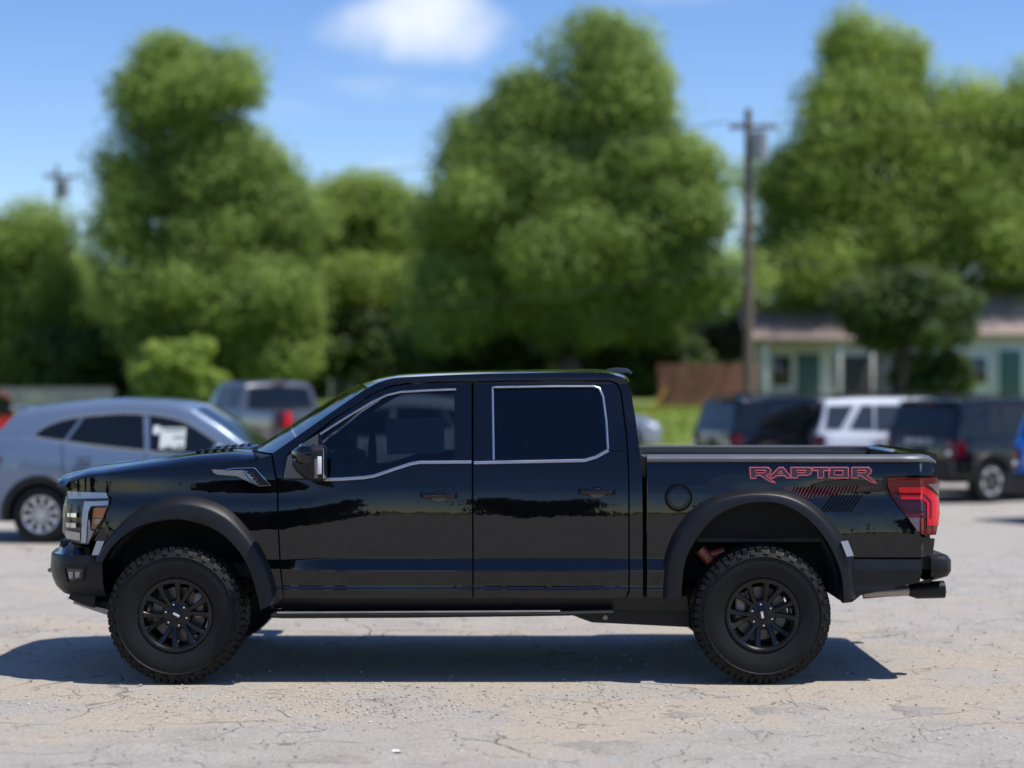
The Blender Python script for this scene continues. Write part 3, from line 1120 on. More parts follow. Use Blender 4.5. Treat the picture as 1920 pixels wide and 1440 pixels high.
skin('projector', [(124, 980), (142, 981), (142, 990), (124, 988)], M_CHROME, do=-0.014, flange=0.03, parents=LP, fun=lampfun)
skin('projector', [(122, 994), (150, 999), (150, 1014), (124, 1009)], pm('lamp_silver', (0.50, 0.52, 0.50), rough=0.15, metal=0.7), do=-0.02, flange=0.02, parents=LP, fun=lampfun)
skin('lens', lamp, M_LENS, do=0.0, flange=0.012, parents=LP, fun=lampfun)

# grille
gx = -3.0
b = B()
rows = []
for y in np.linspace(-0.72, 0.72, 15):
    bow = 0.05 * (1 - (y / 0.72) ** 2)
    rows.append([(-2.86 - bow, y, z) for z in np.linspace(0.86, 1.22, 7)])
b.loft(rows)
gr = b.done('grille', M_DARK, truck)
for z in (0.93, 1.00, 1.07, 1.14):
    rows = []
    for y in np.linspace(-0.70, 0.70, 15):
        bow = 0.05 * (1 - (y / 0.72) ** 2)
        rows.append([(-2.88 - bow, y, z - 0.012), (-2.91 - bow, y, z - 0.010), (-2.91 - bow, y, z + 0.010), (-2.88 - bow, y, z + 0.012)])
    B().loft(rows, close=True, cap=True).done('grille_bar', M_PLAST, gr)
for z, h in ((1.235, 0.05), (0.86, 0.04)):
    rows = []
    for y in np.linspace(-0.76, 0.76, 17):
        bow = 0.06 * (1 - (y / 0.76) ** 2)
        rows.append([(-2.84 - bow, y, z - h / 2), (-2.915 - bow, y, z - h / 2), (-2.915 - bow, y, z + h / 2), (-2.84 - bow, y, z + h / 2)])
    B().loft(rows, close=True, cap=True).done('grille_surround', M_PAINT if z > 1 else M_PLAST, gr)
B().box((-2.965, 0, 1.035), (0.03, 0.62, 0.09), 0.01).done('grille_badge', M_PLAST, gr)

# front bumper: stacked plan curves
BS = [(0.875, -2.995, 0.870), (0.845, -3.01, 0.905), (0.805, -3.015, 0.940), (0.800, -3.045, 0.956), (0.785, -3.060, 0.962), (0.70, -3.066, 0.962), (0.635, -3.056, 0.948), (0.580, -3.035, 0.920), (0.535, -2.995, 0.87)]
BX0 = -2.60
NP = 2.9


def bump_row(z, xf, ob, n=20):
    a = BX0 - xf
    half = []
    for i in range(n + 1):
        t = (math.pi / 2) * i / n
        u = math.cos(t) ** (2 / NP)
        v = math.sin(t) ** (2 / NP)
        half.append((BX0 - a * v, -ob * u, z))
    return half + [(x, -y, zz) for x, y, zz in half[-2::-1]]


b = B().loft([bump_row(*s_) for s_ in BS[3:]])
bump = b.done('front_bumper', M_PLAST, truck, 35)
b = B().loft([bump_row(*s_) for s_ in BS[:4]])
b.done('bumper_top', M_PAINT, bump, 35)


def obump(x, z):
    zz = [s_[0] for s_ in BS][::-1]
    xf = float(np.interp(z, zz, [s_[1] for s_ in BS][::-1]))
    ob = float(np.interp(z, zz, [s_[2] for s_ in BS][::-1]))
    t = min(0.999, max(0.0, (BX0 - x) / (BX0 - xf)))
    return ob * (1 - t ** NP) ** (1 / NP)


fog = [(115, 1062), (160, 1063), (156, 1090), (123, 1096)]
skin('fog_lamp_frame', fog, M_PLAST, holes=[[(121, 1066), (155, 1067), (151, 1086), (127, 1091)]], do=0.014, flange=0.03, parents=(bump, bump), fun=obump, zl=[0.62 + 0.02 * i for i in range(10)], xl=[-3.05 + 0.02 * i for i in range(22)])
fk = [(119, 1065), (157, 1066), (153, 1087), (125, 1092)]
skin('fog_lamp_recess', fk, M_LAMPK, do=0.003, flange=0.02, parents=(bump, bump), fun=obump, zl=[0.62 + 0.02 * i for i in range(10)], xl=[-3.05 + 0.02 * i for i in range(22)])
skin('fog_lamp', [(128, 1072), (137, 1072), (136, 1084), (129, 1085)], M_LAMPG, do=0.008, flange=0.01, parents=(bump, bump), fun=obump, zl=(), xl=())
skin('fog_lamp', [(141, 1072), (150, 1072), (148, 1082), (141, 1083)], M_LAMPG, do=0.008, flange=0.01, parents=(bump, bump), fun=obump, zl=(), xl=())
# lower air dam and skid plate
rows = [bump_row(0.545, -2.99, 0.84), bump_row(0.53, -2.96, 0.78), bump_row(0.50, -2.86, 0.70), bump_row(0.46, -2.72, 0.62)]
B().loft(rows).done('air_dam', M_PLAST, bump, 35)
b = B().loft([[(-2.93, y, 0.545), (-2.70, y, 0.475), (-2.30, y, 0.40), (-2.30, y, 0.43), (-2.70, y, 0.505), (-2.93, y, 0.56)] for y in (-0.50, 0.0, 0.50)], close=True, cap=True)
b.done('skid_plate', pm('skid_alloy', (0.30, 0.29, 0.28), rough=0.4, metal=0.6), truck)
for y in (-0.42, 0.42):
    sg = -1 if y < 0 else 1
    pd = [(135, 1106), (150, 1108), (193, 1092), (193, 1112), (179, 1118), (176, 1140), (152, 1133), (128, 1122)]
    B().prism([PX(a_, c_, 0.80) for a_, c_ in pd], sg * 0.80, sg * 0.55).done('air_dam_end', M_PLAST, bump)
    pd = [(140, 1124), (176, 1137), (204, 1143), (204, 1154), (176, 1145), (136, 1131)]
    B().prism([PX(a_, c_, 0.70) for a_, c_ in pd], sg * 0.70, sg * 0.42).done('skid_plate_wing', MATS['skid_alloy'], truck)
    B().path([(-3.02, y - 0.05, 0.66), (-3.06, y - 0.05, 0.66), (-3.06, y + 0.05, 0.66), (-3.02, y + 0.05, 0.66)], 0.014).done('tow_hook', M_STEEL, bump)

# mirrors ------------------------------------------------------------
for sd, par in ((1, dfn), (-1, dff)):
    mx, mz = PX(583, 868, 1.17)
    b = B()
    rows = []
    for t in np.linspace(0, 1, 9):
        # housing: deep rounded box, glass side to the rear (+x)
        x = mx - 0.115 + 0.20 * t
        k = math.sin(min(1, t * 1.35 + 0.12) * math.pi / 2)
        hw, hh = 0.125 * k, 0.112 * k
        rows.append([(x + 0.03 * math.cos(a) * 0, -sd * (1.16 + hw * np.sign(math.cos(a)) * abs(math.cos(a)) ** 0.45), mz - 0.0 + hh * np.sign(math.sin(a)) * abs(math.sin(a)) ** 0.45) for a in np.linspace(0, 2 * math.pi, 25)[:-1]])
    b.loft(rows, close=True, cap=True)
    mo = b.done('mirror', M_PLAST, par, 40)
    b = B()
    rows = []
    for t in np.linspace(0, 1, 7):
        x = mx - 0.118 + 0.13 * t
        k = math.sin(min(1, t * 1.2 + 0.2) * math.pi / 2)
        rows.append([(x, -sd * (1.16 + 0.130 * k * np.sign(math.cos(a)) * abs(math.cos(a)) ** 0.45), mz + 0.052 + 0.064 * k * np.sign(math.sin(a)) * abs(math.sin(a)) ** 0.45) for a in np.linspace(0, 2 * math.pi, 25)[:-1]])
    b.loft(rows, close=True, cap=True)
    b.done('mirror_cap', M_PAINT, mo, 40)
    B().box((mx + 0.088, -sd * 1.16, mz), (0.004, 0.22, 0.19), 0.001).done('mirror_glass', M_CHROME, mo)
    B().box((mx + 0.065, -sd * 1.285, mz - 0.01), (0.026, 0.010, 0.11), 0.004).done('mirror_strip', M_WHITEP, mo)  # pale strip on the outer rear edge of the housing
    B().box((mx + 0.045, -sd * 1.282, mz - 0.03), (0.022, 0.012, 0.12), 0.004).done('mirror_lamp', pm('mirror_lamp_brown', (0.16, 0.11, 0.09), rough=0.2, coat=0.6), mo)
    b = B().box((mx + 0.02, -sd * 1.02, mz - 0.085), (0.10, 0.16, 0.045), 0.018)
    b.done('mirror_arm', M_PLAST, mo)

# taillight ------------------------------------------------------------
tl = [(1664, 897), (1690, 895), (1757, 896), (1761, 904), (1762, 963), (1755, 1003), (1728, 1003), (1700, 968), (1673, 933), (1664, 910)]
tn, tf = skin('taillight', tl, M_RED, do=0.004, flange=0.05, step=0.02)
TP = (tn, tf)
skin('light_guide', [(1684, 914), (1733, 913), (1748, 921), (1760, 935), (1760, 985), (1738, 985), (1738, 944), (1730, 936), (1690, 936)], M_REDB, do=0.010, flange=0.02, parents=TP)
skin('guide_gap', [(1686, 924), (1728, 924), (1738, 929), (1747, 940), (1747, 972), (1744, 972), (1744, 942), (1736, 932.5), (1727, 928), (1686, 928)], M_RED, do=0.013, flange=0.01, parents=TP)
skin('smoked_lens', [(1671, 921), (1683, 929), (1690, 941), (1727, 941), (1735, 947), (1735, 958), (1700, 958), (1688, 944)], M_SMOKE, do=0.010, flange=0.02, parents=TP)
skin('reversing_lens', [(1703, 971), (1724, 971), (1724, 998), (1719, 994)], M_CLEAR, do=0.010, flange=0.02, parents=TP)
skin('clear_corner', [(1739, 908), (1760, 906), (1761, 929), (1748, 915)], M_CLEAR, do=0.011, flange=0.02, parents=TP)
skin('lamp_divider', [(1729, 950), (1734, 950), (1735, 1000), (1728, 1000)], M_SMOKE, do=0.010, flange=0.02, parents=TP)
skin('lamp_surround', [(1655, 897), (1661, 888), (1700, 887), (1700, 893), (1663, 895), (1662, 912), (1671, 935), (1667, 932), (1656, 914)], M_PLAST, do=0.003, flange=0.02)
for sd in (1, -1):
    rows = []
    for z in np.linspace(0.93, 1.30, 8):
        rows.append([(2.60, -sd * 0.86, z), (2.70, -sd * 0.85, z), (2.715, -sd * 0.78, z)])
    B().loft(rows).done('bed_corner_post', M_PAINT, truck)

# rear bumper, exhaust, spare ------------------------------------------
rb = []
for z, xr_, ob in ((0.785, 2.765, 0.90), (0.795, 2.79, 0.955), (0.770, 2.808, 0.965), (0.70, 2.808, 0.965), (0.665, 2.79, 0.95), (0.625, 2.66, 0.93)):
    rb.append([(xx, yy, z) for xx, yy in ((2.66, -ob), (xr_ - 0.10, -ob), (xr_ - 0.04, -ob + 0.015), (xr_ - 0.01, -ob + 0.05), (xr_, -ob + 0.12), (xr_, 0), (xr_, ob - 0.12), (xr_ - 0.01, ob - 0.05), (xr_ - 0.04, ob - 0.015), (xr_ - 0.10, ob), (2.66, ob))])
b = B().loft(rb)
rbo = b.done('rear_bumper', M_PLAST, truck, 35)
B().box((2.70, 0, 0.785), (0.16, 1.4, 0.02), 0.006).done('bumper_step', M_PLAST, rbo)
B().box((2.58, 0, 0.76), (0.34, 1.84, 0.10), 0.01).done('bumper_gap_filler', M_DARK, truck)  # added filler box, closing a lit gap in the truck's cast shadow
for sd in (1, -1):
    y = -sd * 0.72
    a, c = PX(1712, 1107, 0.72), PX(1769, 1103, 0.72)
    b = B().lathe([(0.036, 0.03), (0.046, 0.0), (0.055, -0.02), (0.057, -0.20), (0.050, -0.203), (0.048, -0.10), (0.0, -0.10)], 28)
    bmesh.ops.transform(b.bm, matrix=Matrix.Translation((a[0], y, a[1])) @ Matrix.Rotation(R(90), 4, 'Z') @ Matrix.Rotation(R(-2), 4, 'X'), verts=b.bm.verts)
    b.done('exhaust_tip', pm('exhaust_black', (0.012, 0.012, 0.013), rough=0.4, metal=0.5), truck)
    d = PX(1618, 1116, 0.72)
    B().path([(d[0], y, d[1] + 0.01), (d[0] + 0.14, y, d[1] + 0.022), (a[0] - 0.02, y, a[1])], 0.034, 14).done('exhaust_pipe', pm('pipe_tan_steel', (0.34, 0.31, 0.27), rough=0.4, metal=0.8), truck)
b = B().lathe([(0.24, 0.10), (0.36, 0.12), (0.40, 0.09), (0.41, 0.0), (0.40, -0.09), (0.36, -0.12), (0.24, -0.10)], 40)
bmesh.ops.transform(b.bm, matrix=Matrix.Translation((2.15, 0, 0.635)) @ Matrix.Rotation(R(90), 4, 'X'), verts=b.bm.verts)
b.done('spare_tyre', M_RUB, truck)

# chassis ------------------------------------------------------------
for sd in (1, -1):
    B().box((-0.05, -sd * 0.42, 0.60), (4.9, 0.09, 0.16), 0.01).done('chassis_rail', M_DARK, truck)
    # running board
    rows = []
    for px, y0, y1 in ((508, 1149, 1160), (530, 1148, 1161), (760, 1147, 1160), (1000, 1145.5, 1157), (1062, 1145, 1156), (1150, 1143, 1153), (1290, 1143, 1175)):
        x, z0 = PX(px, y0, 1.03)
        z1 = PX(px, y1, 1.03)[1]
        rows.append([(x, -sd * 0.83, z0), (x, -sd * 0.985, z0 + 0.002), (x, -sd * 1.02, z0 - 0.008), (x, -sd * 1.032, z0 - 0.018), (x, -sd * 1.02, z1 + 0.004), (x, -sd * 0.99, z1), (x, -sd * 0.83, z1 + 0.004)])
    nb = B().loft(rows[:6], close=True, cap=True)
    rbd = nb.done('running_board', M_PLAST, truck, 30)
    x0, z0 = PX(520, 1147.5, 1.0)
    x1, z1 = PX(1050, 1144.5, 1.0)
    B().loft([[(x0, -sd * 0.985, z0 + 0.001), (x0, -sd * 1.015, z0 + 0.003), (x0, -sd * 1.028, z0 - 0.006)], [(x1, -sd * 0.985, z1 + 0.001), (x1, -sd * 1.015, z1 + 0.003), (x1, -sd * 1.028, z1 - 0.006)]]).done('board_edge_strip', pm('pale_strip', (0.22, 0.22, 0.23), rough=0.35, metal=0.6), rbd)  # pale strip along the board's top edge
    for px in (600, 820, 1010):
        x, z = PX(px, 1140, 0.9)
        B().box((x, -sd * 0.76, z), (0.05, 0.30, 0.03), 0.008).done('board_bracket', M_DARK, rbd)
    # shield ahead of the rear wheel
    bl = B()
    px = [(1064, 1150), (1090, 1160), (1110, 1167), (1292, 1176), (1292, 1146), (1240, 1136), (1064, 1139)]
    bl.prism([PX(a, c, 0.80) for a, c in px], -sd * 0.80, -sd * 0.72)
    bl.done('rock_shield', M_PLAST, truck)
    B().tube((PX(1135, 1158, 0.81)[0], -sd * 0.812, PX(1135, 1158, 0.81)[1]), (PX(1135, 1158, 0.81)[0], -sd * 0.79, PX(1135, 1158, 0.81)[1]), 0.016).done('shield_bolt', M_STEEL, truck)
    for px, wd, hh, mt in ((680, 0.05, 0.03, M_WHITEP), (566, 0.10, 0.035, M_LAMPG), (735, 0.03, 0.04, M_STEEL), (885, 0.04, 0.05, M_STEEL), (1025, 0.05, 0.04, M_STEEL)):
        x, z = PX(px, 1139, 0.86)
        B().box((x, -sd * 0.862, z), (wd, 0.01, hh), 0.003).done('sill_fitting', mt, truck)
B().box((-0.15, 0, 0.70), (2.5, 1.66, 0.18), 0.02).done('underbody', M_DARK, truck)
B().box((-1.95, 0, 0.72), (1.6, 0.9, 0.30), 0.02).done('engine_tray', M_DARK, truck)
B().tube((-2.1 + 0.0, -0.75, 0.44), (-2.1 + 0.0, 0.75, 0.44), 0.05).done('front_axle', M_DARK, truck)
XF = PX(328, 1156, 1.09)[0]
XR = PX(1431, 1161, 1.09)[0]
b = B().tube((XR, -0.80, 0.44), (XR, 0.80, 0.44), 0.055)
b.box((XR, 0, 0.44), (0.32, 0.34, 0.30), 0.10)
b.done('rear_axle', M_DARK, truck)
B().tube((-1.2, 0, 0.60), (XR - 0.1, 0, 0.48), 0.045).done('drive_shaft', M_DARK, truck)


# wheels ------------------------------------------------------------
def big_wheel(x, sd, rot, spin):
    """Off-road wheel; built with the outer face to -y."""
    w = empty('wheel', (x, -sd * 0.925, 0.437), parent=truck)
    w.rotation_euler = (0, 0, 0 if sd > 0 else math.pi)
    RR = 0.437
    prof = [(0.218, -0.118), (0.226, -0.136), (0.240, -0.146), (0.262, -0.150), (0.30, -0.163), (0.335, -0.1655), (0.362, -0.162), (0.366, -0.168), (0.372, -0.168), (0.376, -0.160), (0.395, -0.152), (0.412, -0.140), (0.420, -0.12), (0.422, -0.06), (0.422, 0.0)]
    prof = prof + [(r, -y) for r, y in prof[-2::-1]]
    B().lathe(prof, 96).done('tyre', M_RUB, w, 40)
    tb = B()
    N = 58
    rr = random.Random(5)
    for i in range(N):
        a = 2 * math.pi * i / N
        for k, (yc, wy, wl_, off, ri) in enumerate(((-0.1205, 0.062, 0.033, 0, 0.396), (-0.052, 0.055, 0.034, 0.5, 0.415), (0.0, 0.035, 0.03, 0, 0.415), (0.052, 0.055, 0.034, 0.5, 0.415), (0.1205, 0.062, 0.033, 0, 0.396))):
            aa = a + off * 2 * math.pi / N
            hh = RR - ri
            ww = wy * (1.0 if i % 2 else 0.80)
            yy = yc + (0 if i % 2 else (0.006 if yc < 0 else -0.006)) * (abs(yc) > 0.1)
            t = bmesh.new()
            bmesh.ops.create_cube(t, size=1.0)
            for v in t.verts:
                v.co = Vector((v.co.x * hh, v.co.y * ww, v.co.z * wl_))
                if abs(yc) > 0.1 and v.co.x > 0 and v.co.y * yc > 0:
                    v.co.x -= 0.009
            m4 = Matrix.Rotation(-aa, 4, 'Y') @ Matrix.Translation((ri + hh / 2, yy, 0)) @ Matrix.Rotation(R(12 if k in (1, 3) else 0), 4, 'X')
            bmesh.ops.transform(t, matrix=m4, verts=t.verts)
            # side lugs on the shoulder
            tb.add(t)
        if i % 2 == 0:
            t = bmesh.new()
            bmesh.ops.create_cube(t, size=1.0)
            for v in t.verts:
                v.co = Vector((v.co.x * 0.030, v.co.y * 0.014, v.co.z * 0.026))
            bmesh.ops.transform(t, matrix=Matrix.Rotation(-a, 4, 'Y') @ Matrix.Translation((0.397, -0.150, 0)) @ Matrix.Rotation(R(32), 4, 'Z'), verts=t.verts)
            tb.add(t)
    tb.done('tread', M_RUB, w, None, weld=False, kind='stuff')
    rm = B().lathe([(0.216, -0.105), (0.232, -0.128), (0.236, -0.142), (0.230, -0.150), (0.216, -0.150), (0.206, -0.142), (0.204, -0.120), (0.196, -0.09), (0.190, 0.02), (0.196, 0.12)], 64)
    rmo = rm.done('rim', M_RIM, w, 35)
    rmo.rotation_euler = (0, spin, 0)
    hb = B().lathe([(0.0, -0.118), (0.030, -0.118), (0.034, -0.113), (0.040, -0.113), (0.052, -0.108), (0.088, -0.104), (0.096, -0.092), (0.092, -0.05), (0.0, -0.05)], 36)
    hub = hb.done('hub', M_RIM, w, 35)
    for i in range(12):
        a0 = (i // 2) * 60 + (8.0 if i % 2 else -8.0)
        a1 = (i // 2) * 60 + (14.5 if i % 2 else -14.5)
        a, c = R(a0) + spin, R(a1) + spin
        rows = []
        for t in np.linspace(0, 1, 6):
            r = 0.070 + 0.140 * t
            an = a + (c - a) * t
            wd = 0.0165 - 0.002 * math.sin(t * math.pi) + 0.007 * t ** 3
            y = -0.104 - 0.030 * t
            ca, sa = math.cos(an), math.sin(an)
            rows.append([(r * ca - wd * s_ * sa, yy, r * sa + wd * s_ * ca) for s_, yy in ((-1, y + 0.05), (-1, y + 0.006), (-0.7, y), (0.7, y), (1, y + 0.006), (1, y + 0.05))])
        B().loft(rows, close=True, cap=True).done('spoke', M_RIM, w, 35)
    for i in range(6):
        a = R(i * 60 + 30) + spin
        r = 0.0675
        B().lathe([(0.0, -0.021), (0.006, -0.020), (0.0095, -0.014), (0.0105, 0.0)], 8, (r * math.cos(a), -0.104, r * math.sin(a))).done('lug_nut', M_CHROME, w, 30)
    cp = B().box((0, -0.120, 0), (0.046, 0.006, 0.016), 0.004, Matrix.Rotation(rot, 4, 'Y'))
    cp.done('cap_badge', M_WHITEP, w)
    B().lathe([(0.05, -0.03), (0.168, -0.03), (0.172, -0.025), (0.172, -0.005), (0.05, -0.005)], 40).done('brake_disc', M_DISC, w)
    B().box((0.13 if x < 0 else -0.13, -0.03, 0.05), (0.07, 0.07, 0.17), 0.015).done('brake_caliper', M_STEEL, w)
    return w


big_wheel(XF, 1, R(28), R(14))
big_wheel(XR, 1, R(82), R(8))
big_wheel(XF, -1, 0, 0.4)
big_wheel(XR, -1, 0, 0.9)

# decals on the bed --------------------------------------------------
C8 = lambda pts: [(1360 + a / 4.364, 840 + c / 4.364) for a, c in pts]
LET = [([(200, 160), (350, 160), (375, 180), (368, 212), (332, 226), (415, 290), (365, 275), (285, 225), (250, 225), (250, 250), (207, 250)], [(250, 184), (322, 184), (330, 194), (320, 204), (250, 204)]),
       ([(362, 236), (440, 160), (475, 160), (545, 246), (500, 246), (484, 228), (420, 228), (400, 246), (372, 246)], [(432, 210), (470, 210), (455, 188)]),
       ([(535, 160), (690, 160), (708, 180), (702, 212), (680, 224), (592, 224), (592, 246), (540, 246)], [(590, 184), (655, 184), (655, 203), (590, 203)]),
       ([(704, 160), (850, 160), (850, 186), (805, 186), (805, 246), (757, 246), (757, 186), (718, 186)], None),
       ([(856, 160), (1008, 160), (1008, 246), (848, 246), (848, 200), (856, 192)], [(893, 186), (962, 186), (962, 222), (893, 222)]),
       ([(1035, 160), (1172, 160), (1197, 180), (1190, 210), (1160, 226), (1240, 290), (1188, 276), (1108, 225), (1083, 225), (1083, 246), (1035, 246)], [(1083, 184), (1145, 184), (1152, 194), (1145, 204), (1083, 204)])]
for out, hol in LET:
    lt = skin('bed_lettering', C8(out), M_DECK, holes=[C8(hol)] if hol else (), do=0.0022, flange=0.0, near=True, parents=(bedn, bedf), step=0.03, sharp=None)
    ribbon('letter_outline', C8(out), 1.9, M_DECR, (bedn, bedf), do=0.0075, closed=True, near=True, step=3, thick=0.002)
    if hol:
        ribbon('letter_outline', C8(hol), 1.5, M_DECR, (bedn, bedf), do=0.0075, closed=True, near=True, step=3, thick=0.002)
for k in range(27):
    xt = 500 + k * 28.5
    depth = float(np.interp(xt, [490, 720, 960, 1240], [20, 98, 62, 10]))
    top = 318 - (4 if k > 18 else 0)
    a, c = C8([(xt, top), (xt - depth * 0.55, top + depth)])
    ribbon('bed_stripe', [a, c], 1.4, M_DECM, (bedn, bedf), do=0.007, near=True, step=6, thick=0.0015)
    if depth > 40:
        skin('bed_stripe_black', C8([(xt + 8, top), (xt + 20, top), (xt + 20 - depth * 0.5, top + depth * 0.9), (xt + 8 - depth * 0.5, top + depth * 0.9)]), M_DECB, do=0.0022, flange=0, near=True, parents=(bedn, bedf), sharp=None, zl=(), xl=())  # matte black bars of the printed stripe pattern
for k in range(9):
    xt = 800 + k * 30
    a = C8([(xt + 70, 385), (xt + 88, 385), (xt - 10, 520), (xt - 28, 520)])
    skin('bed_stripe_black', a, M_DECB, do=0.0022, flange=0, near=True, parents=(bedn, bedf), sharp=None)


# ------------------------------------------------------------------ other vehicles
def interp(tab):
    xs = [t[0] for t in tab]
    ys = [t[1] for t in tab]
    return lambda x: float(np.interp(x, xs, ys))


def small_wheel(parent, x, y, Rw, wd, kind, sd):
    """Road wheel, outer face to -y when sd > 0."""
    w = empty('wheel', (x, y, Rw), parent=parent)
    w.rotation_euler = (0, 0, 0 if sd > 0 else math.pi)
    ri = Rw * 0.66
    h = wd / 2
    prof = [(ri * 0.97, -h * 0.80), (ri * 1.02, -h * 0.97), (ri + (Rw - ri) * 0.5, -h * 1.03), (Rw * 0.95, -h * 0.96), (Rw * 0.985, -h * 0.82), (Rw, -h * 0.5), (Rw, 0)]
    prof += [(r, -yy) for r, yy in prof[-2::-1]]
    B().lathe(prof, 44).done('tyre', M_RUB, w, 40)
    metal = M_RIM if kind == 'black' else M_ALU
    B().lathe([(ri * 0.97, -h * 0.75), (ri * 1.0, -h * 0.98), (ri * 0.95, -h * 0.98), (ri * 0.90, -h * 0.8), (ri * 0.86, 0.0), (0, 0.0)], 44).done('rim', M_LAMPK if kind != 'alloy' else M_STEEL, w, 35)
    B().lathe([(ri * 0.985, -h * 0.97), (ri * 0.96, -h * 1.0), (ri * 0.90, -h * 0.94), (ri * 0.89, -h * 0.86)], 44).done('rim_lip', metal, w, 35)
    B().lathe([(0, -h * 0.93), (ri * 0.22, -h * 0.92), (ri * 0.25, -h * 0.8), (ri * 0.2, -h * 0.3)], 24).done('hub', metal if kind == 'alloy' else M_LAMPK, w, 35)
    ns = {'alloy': 10, 'sport': 6, 'black': 6}[kind]
    for i in range(ns):
        a = 2 * math.pi * i / ns + 0.2
        if kind == 'alloy':
            w0, w1 = ri * 0.065, ri * (0.13 if i % 2 else 0.09)
        else:
            w0, w1 = ri * 0.16, ri * 0.27
        rows = []
        for t in (0, 0.5, 1.0):
            r = ri * (0.18 + 0.75 * t)
            ww = w0 + (w1 - w0) * t
            yy = -h * (0.88 + 0.06 * t)
            ca, sa = math.cos(a), math.sin(a)
            rows.append([(r * ca - ww * s_ * sa, y2, r * sa + ww * s_ * ca) for s_, y2 in ((-1, yy + 0.03), (-0.85, yy), (0.85, yy), (1, yy + 0.03))])
        B().loft(rows, close=True, cap=True).done('spoke', metal if kind != 'sport' else M_LAMPK, w, 35)
        if kind == 'sport':
            rows = []
            for t in (0.72, 0.93):
                r = ri * t
                ca, sa = math.cos(a), math.sin(a)
                ww = ri * 0.23
                rows.append([(r * ca - ww * s_ * sa, -h * 0.985, r * sa + ww * s_ * ca) for s_ in (-1, 1)])
            B().loft(rows).done('spoke_face', M_ALU, w, 35)
    for i in range(5):
        a = 2 * math.pi * i / 5
        B().tube((ri * 0.15 * math.cos(a), -h * 0.92, ri * 0.15 * math.sin(a)), (ri * 0.15 * math.cos(a), -h * 0.97, ri * 0.15 * math.sin(a)), 0.009, seg=6).done('lug_nut', M_STEEL, w)
    return w


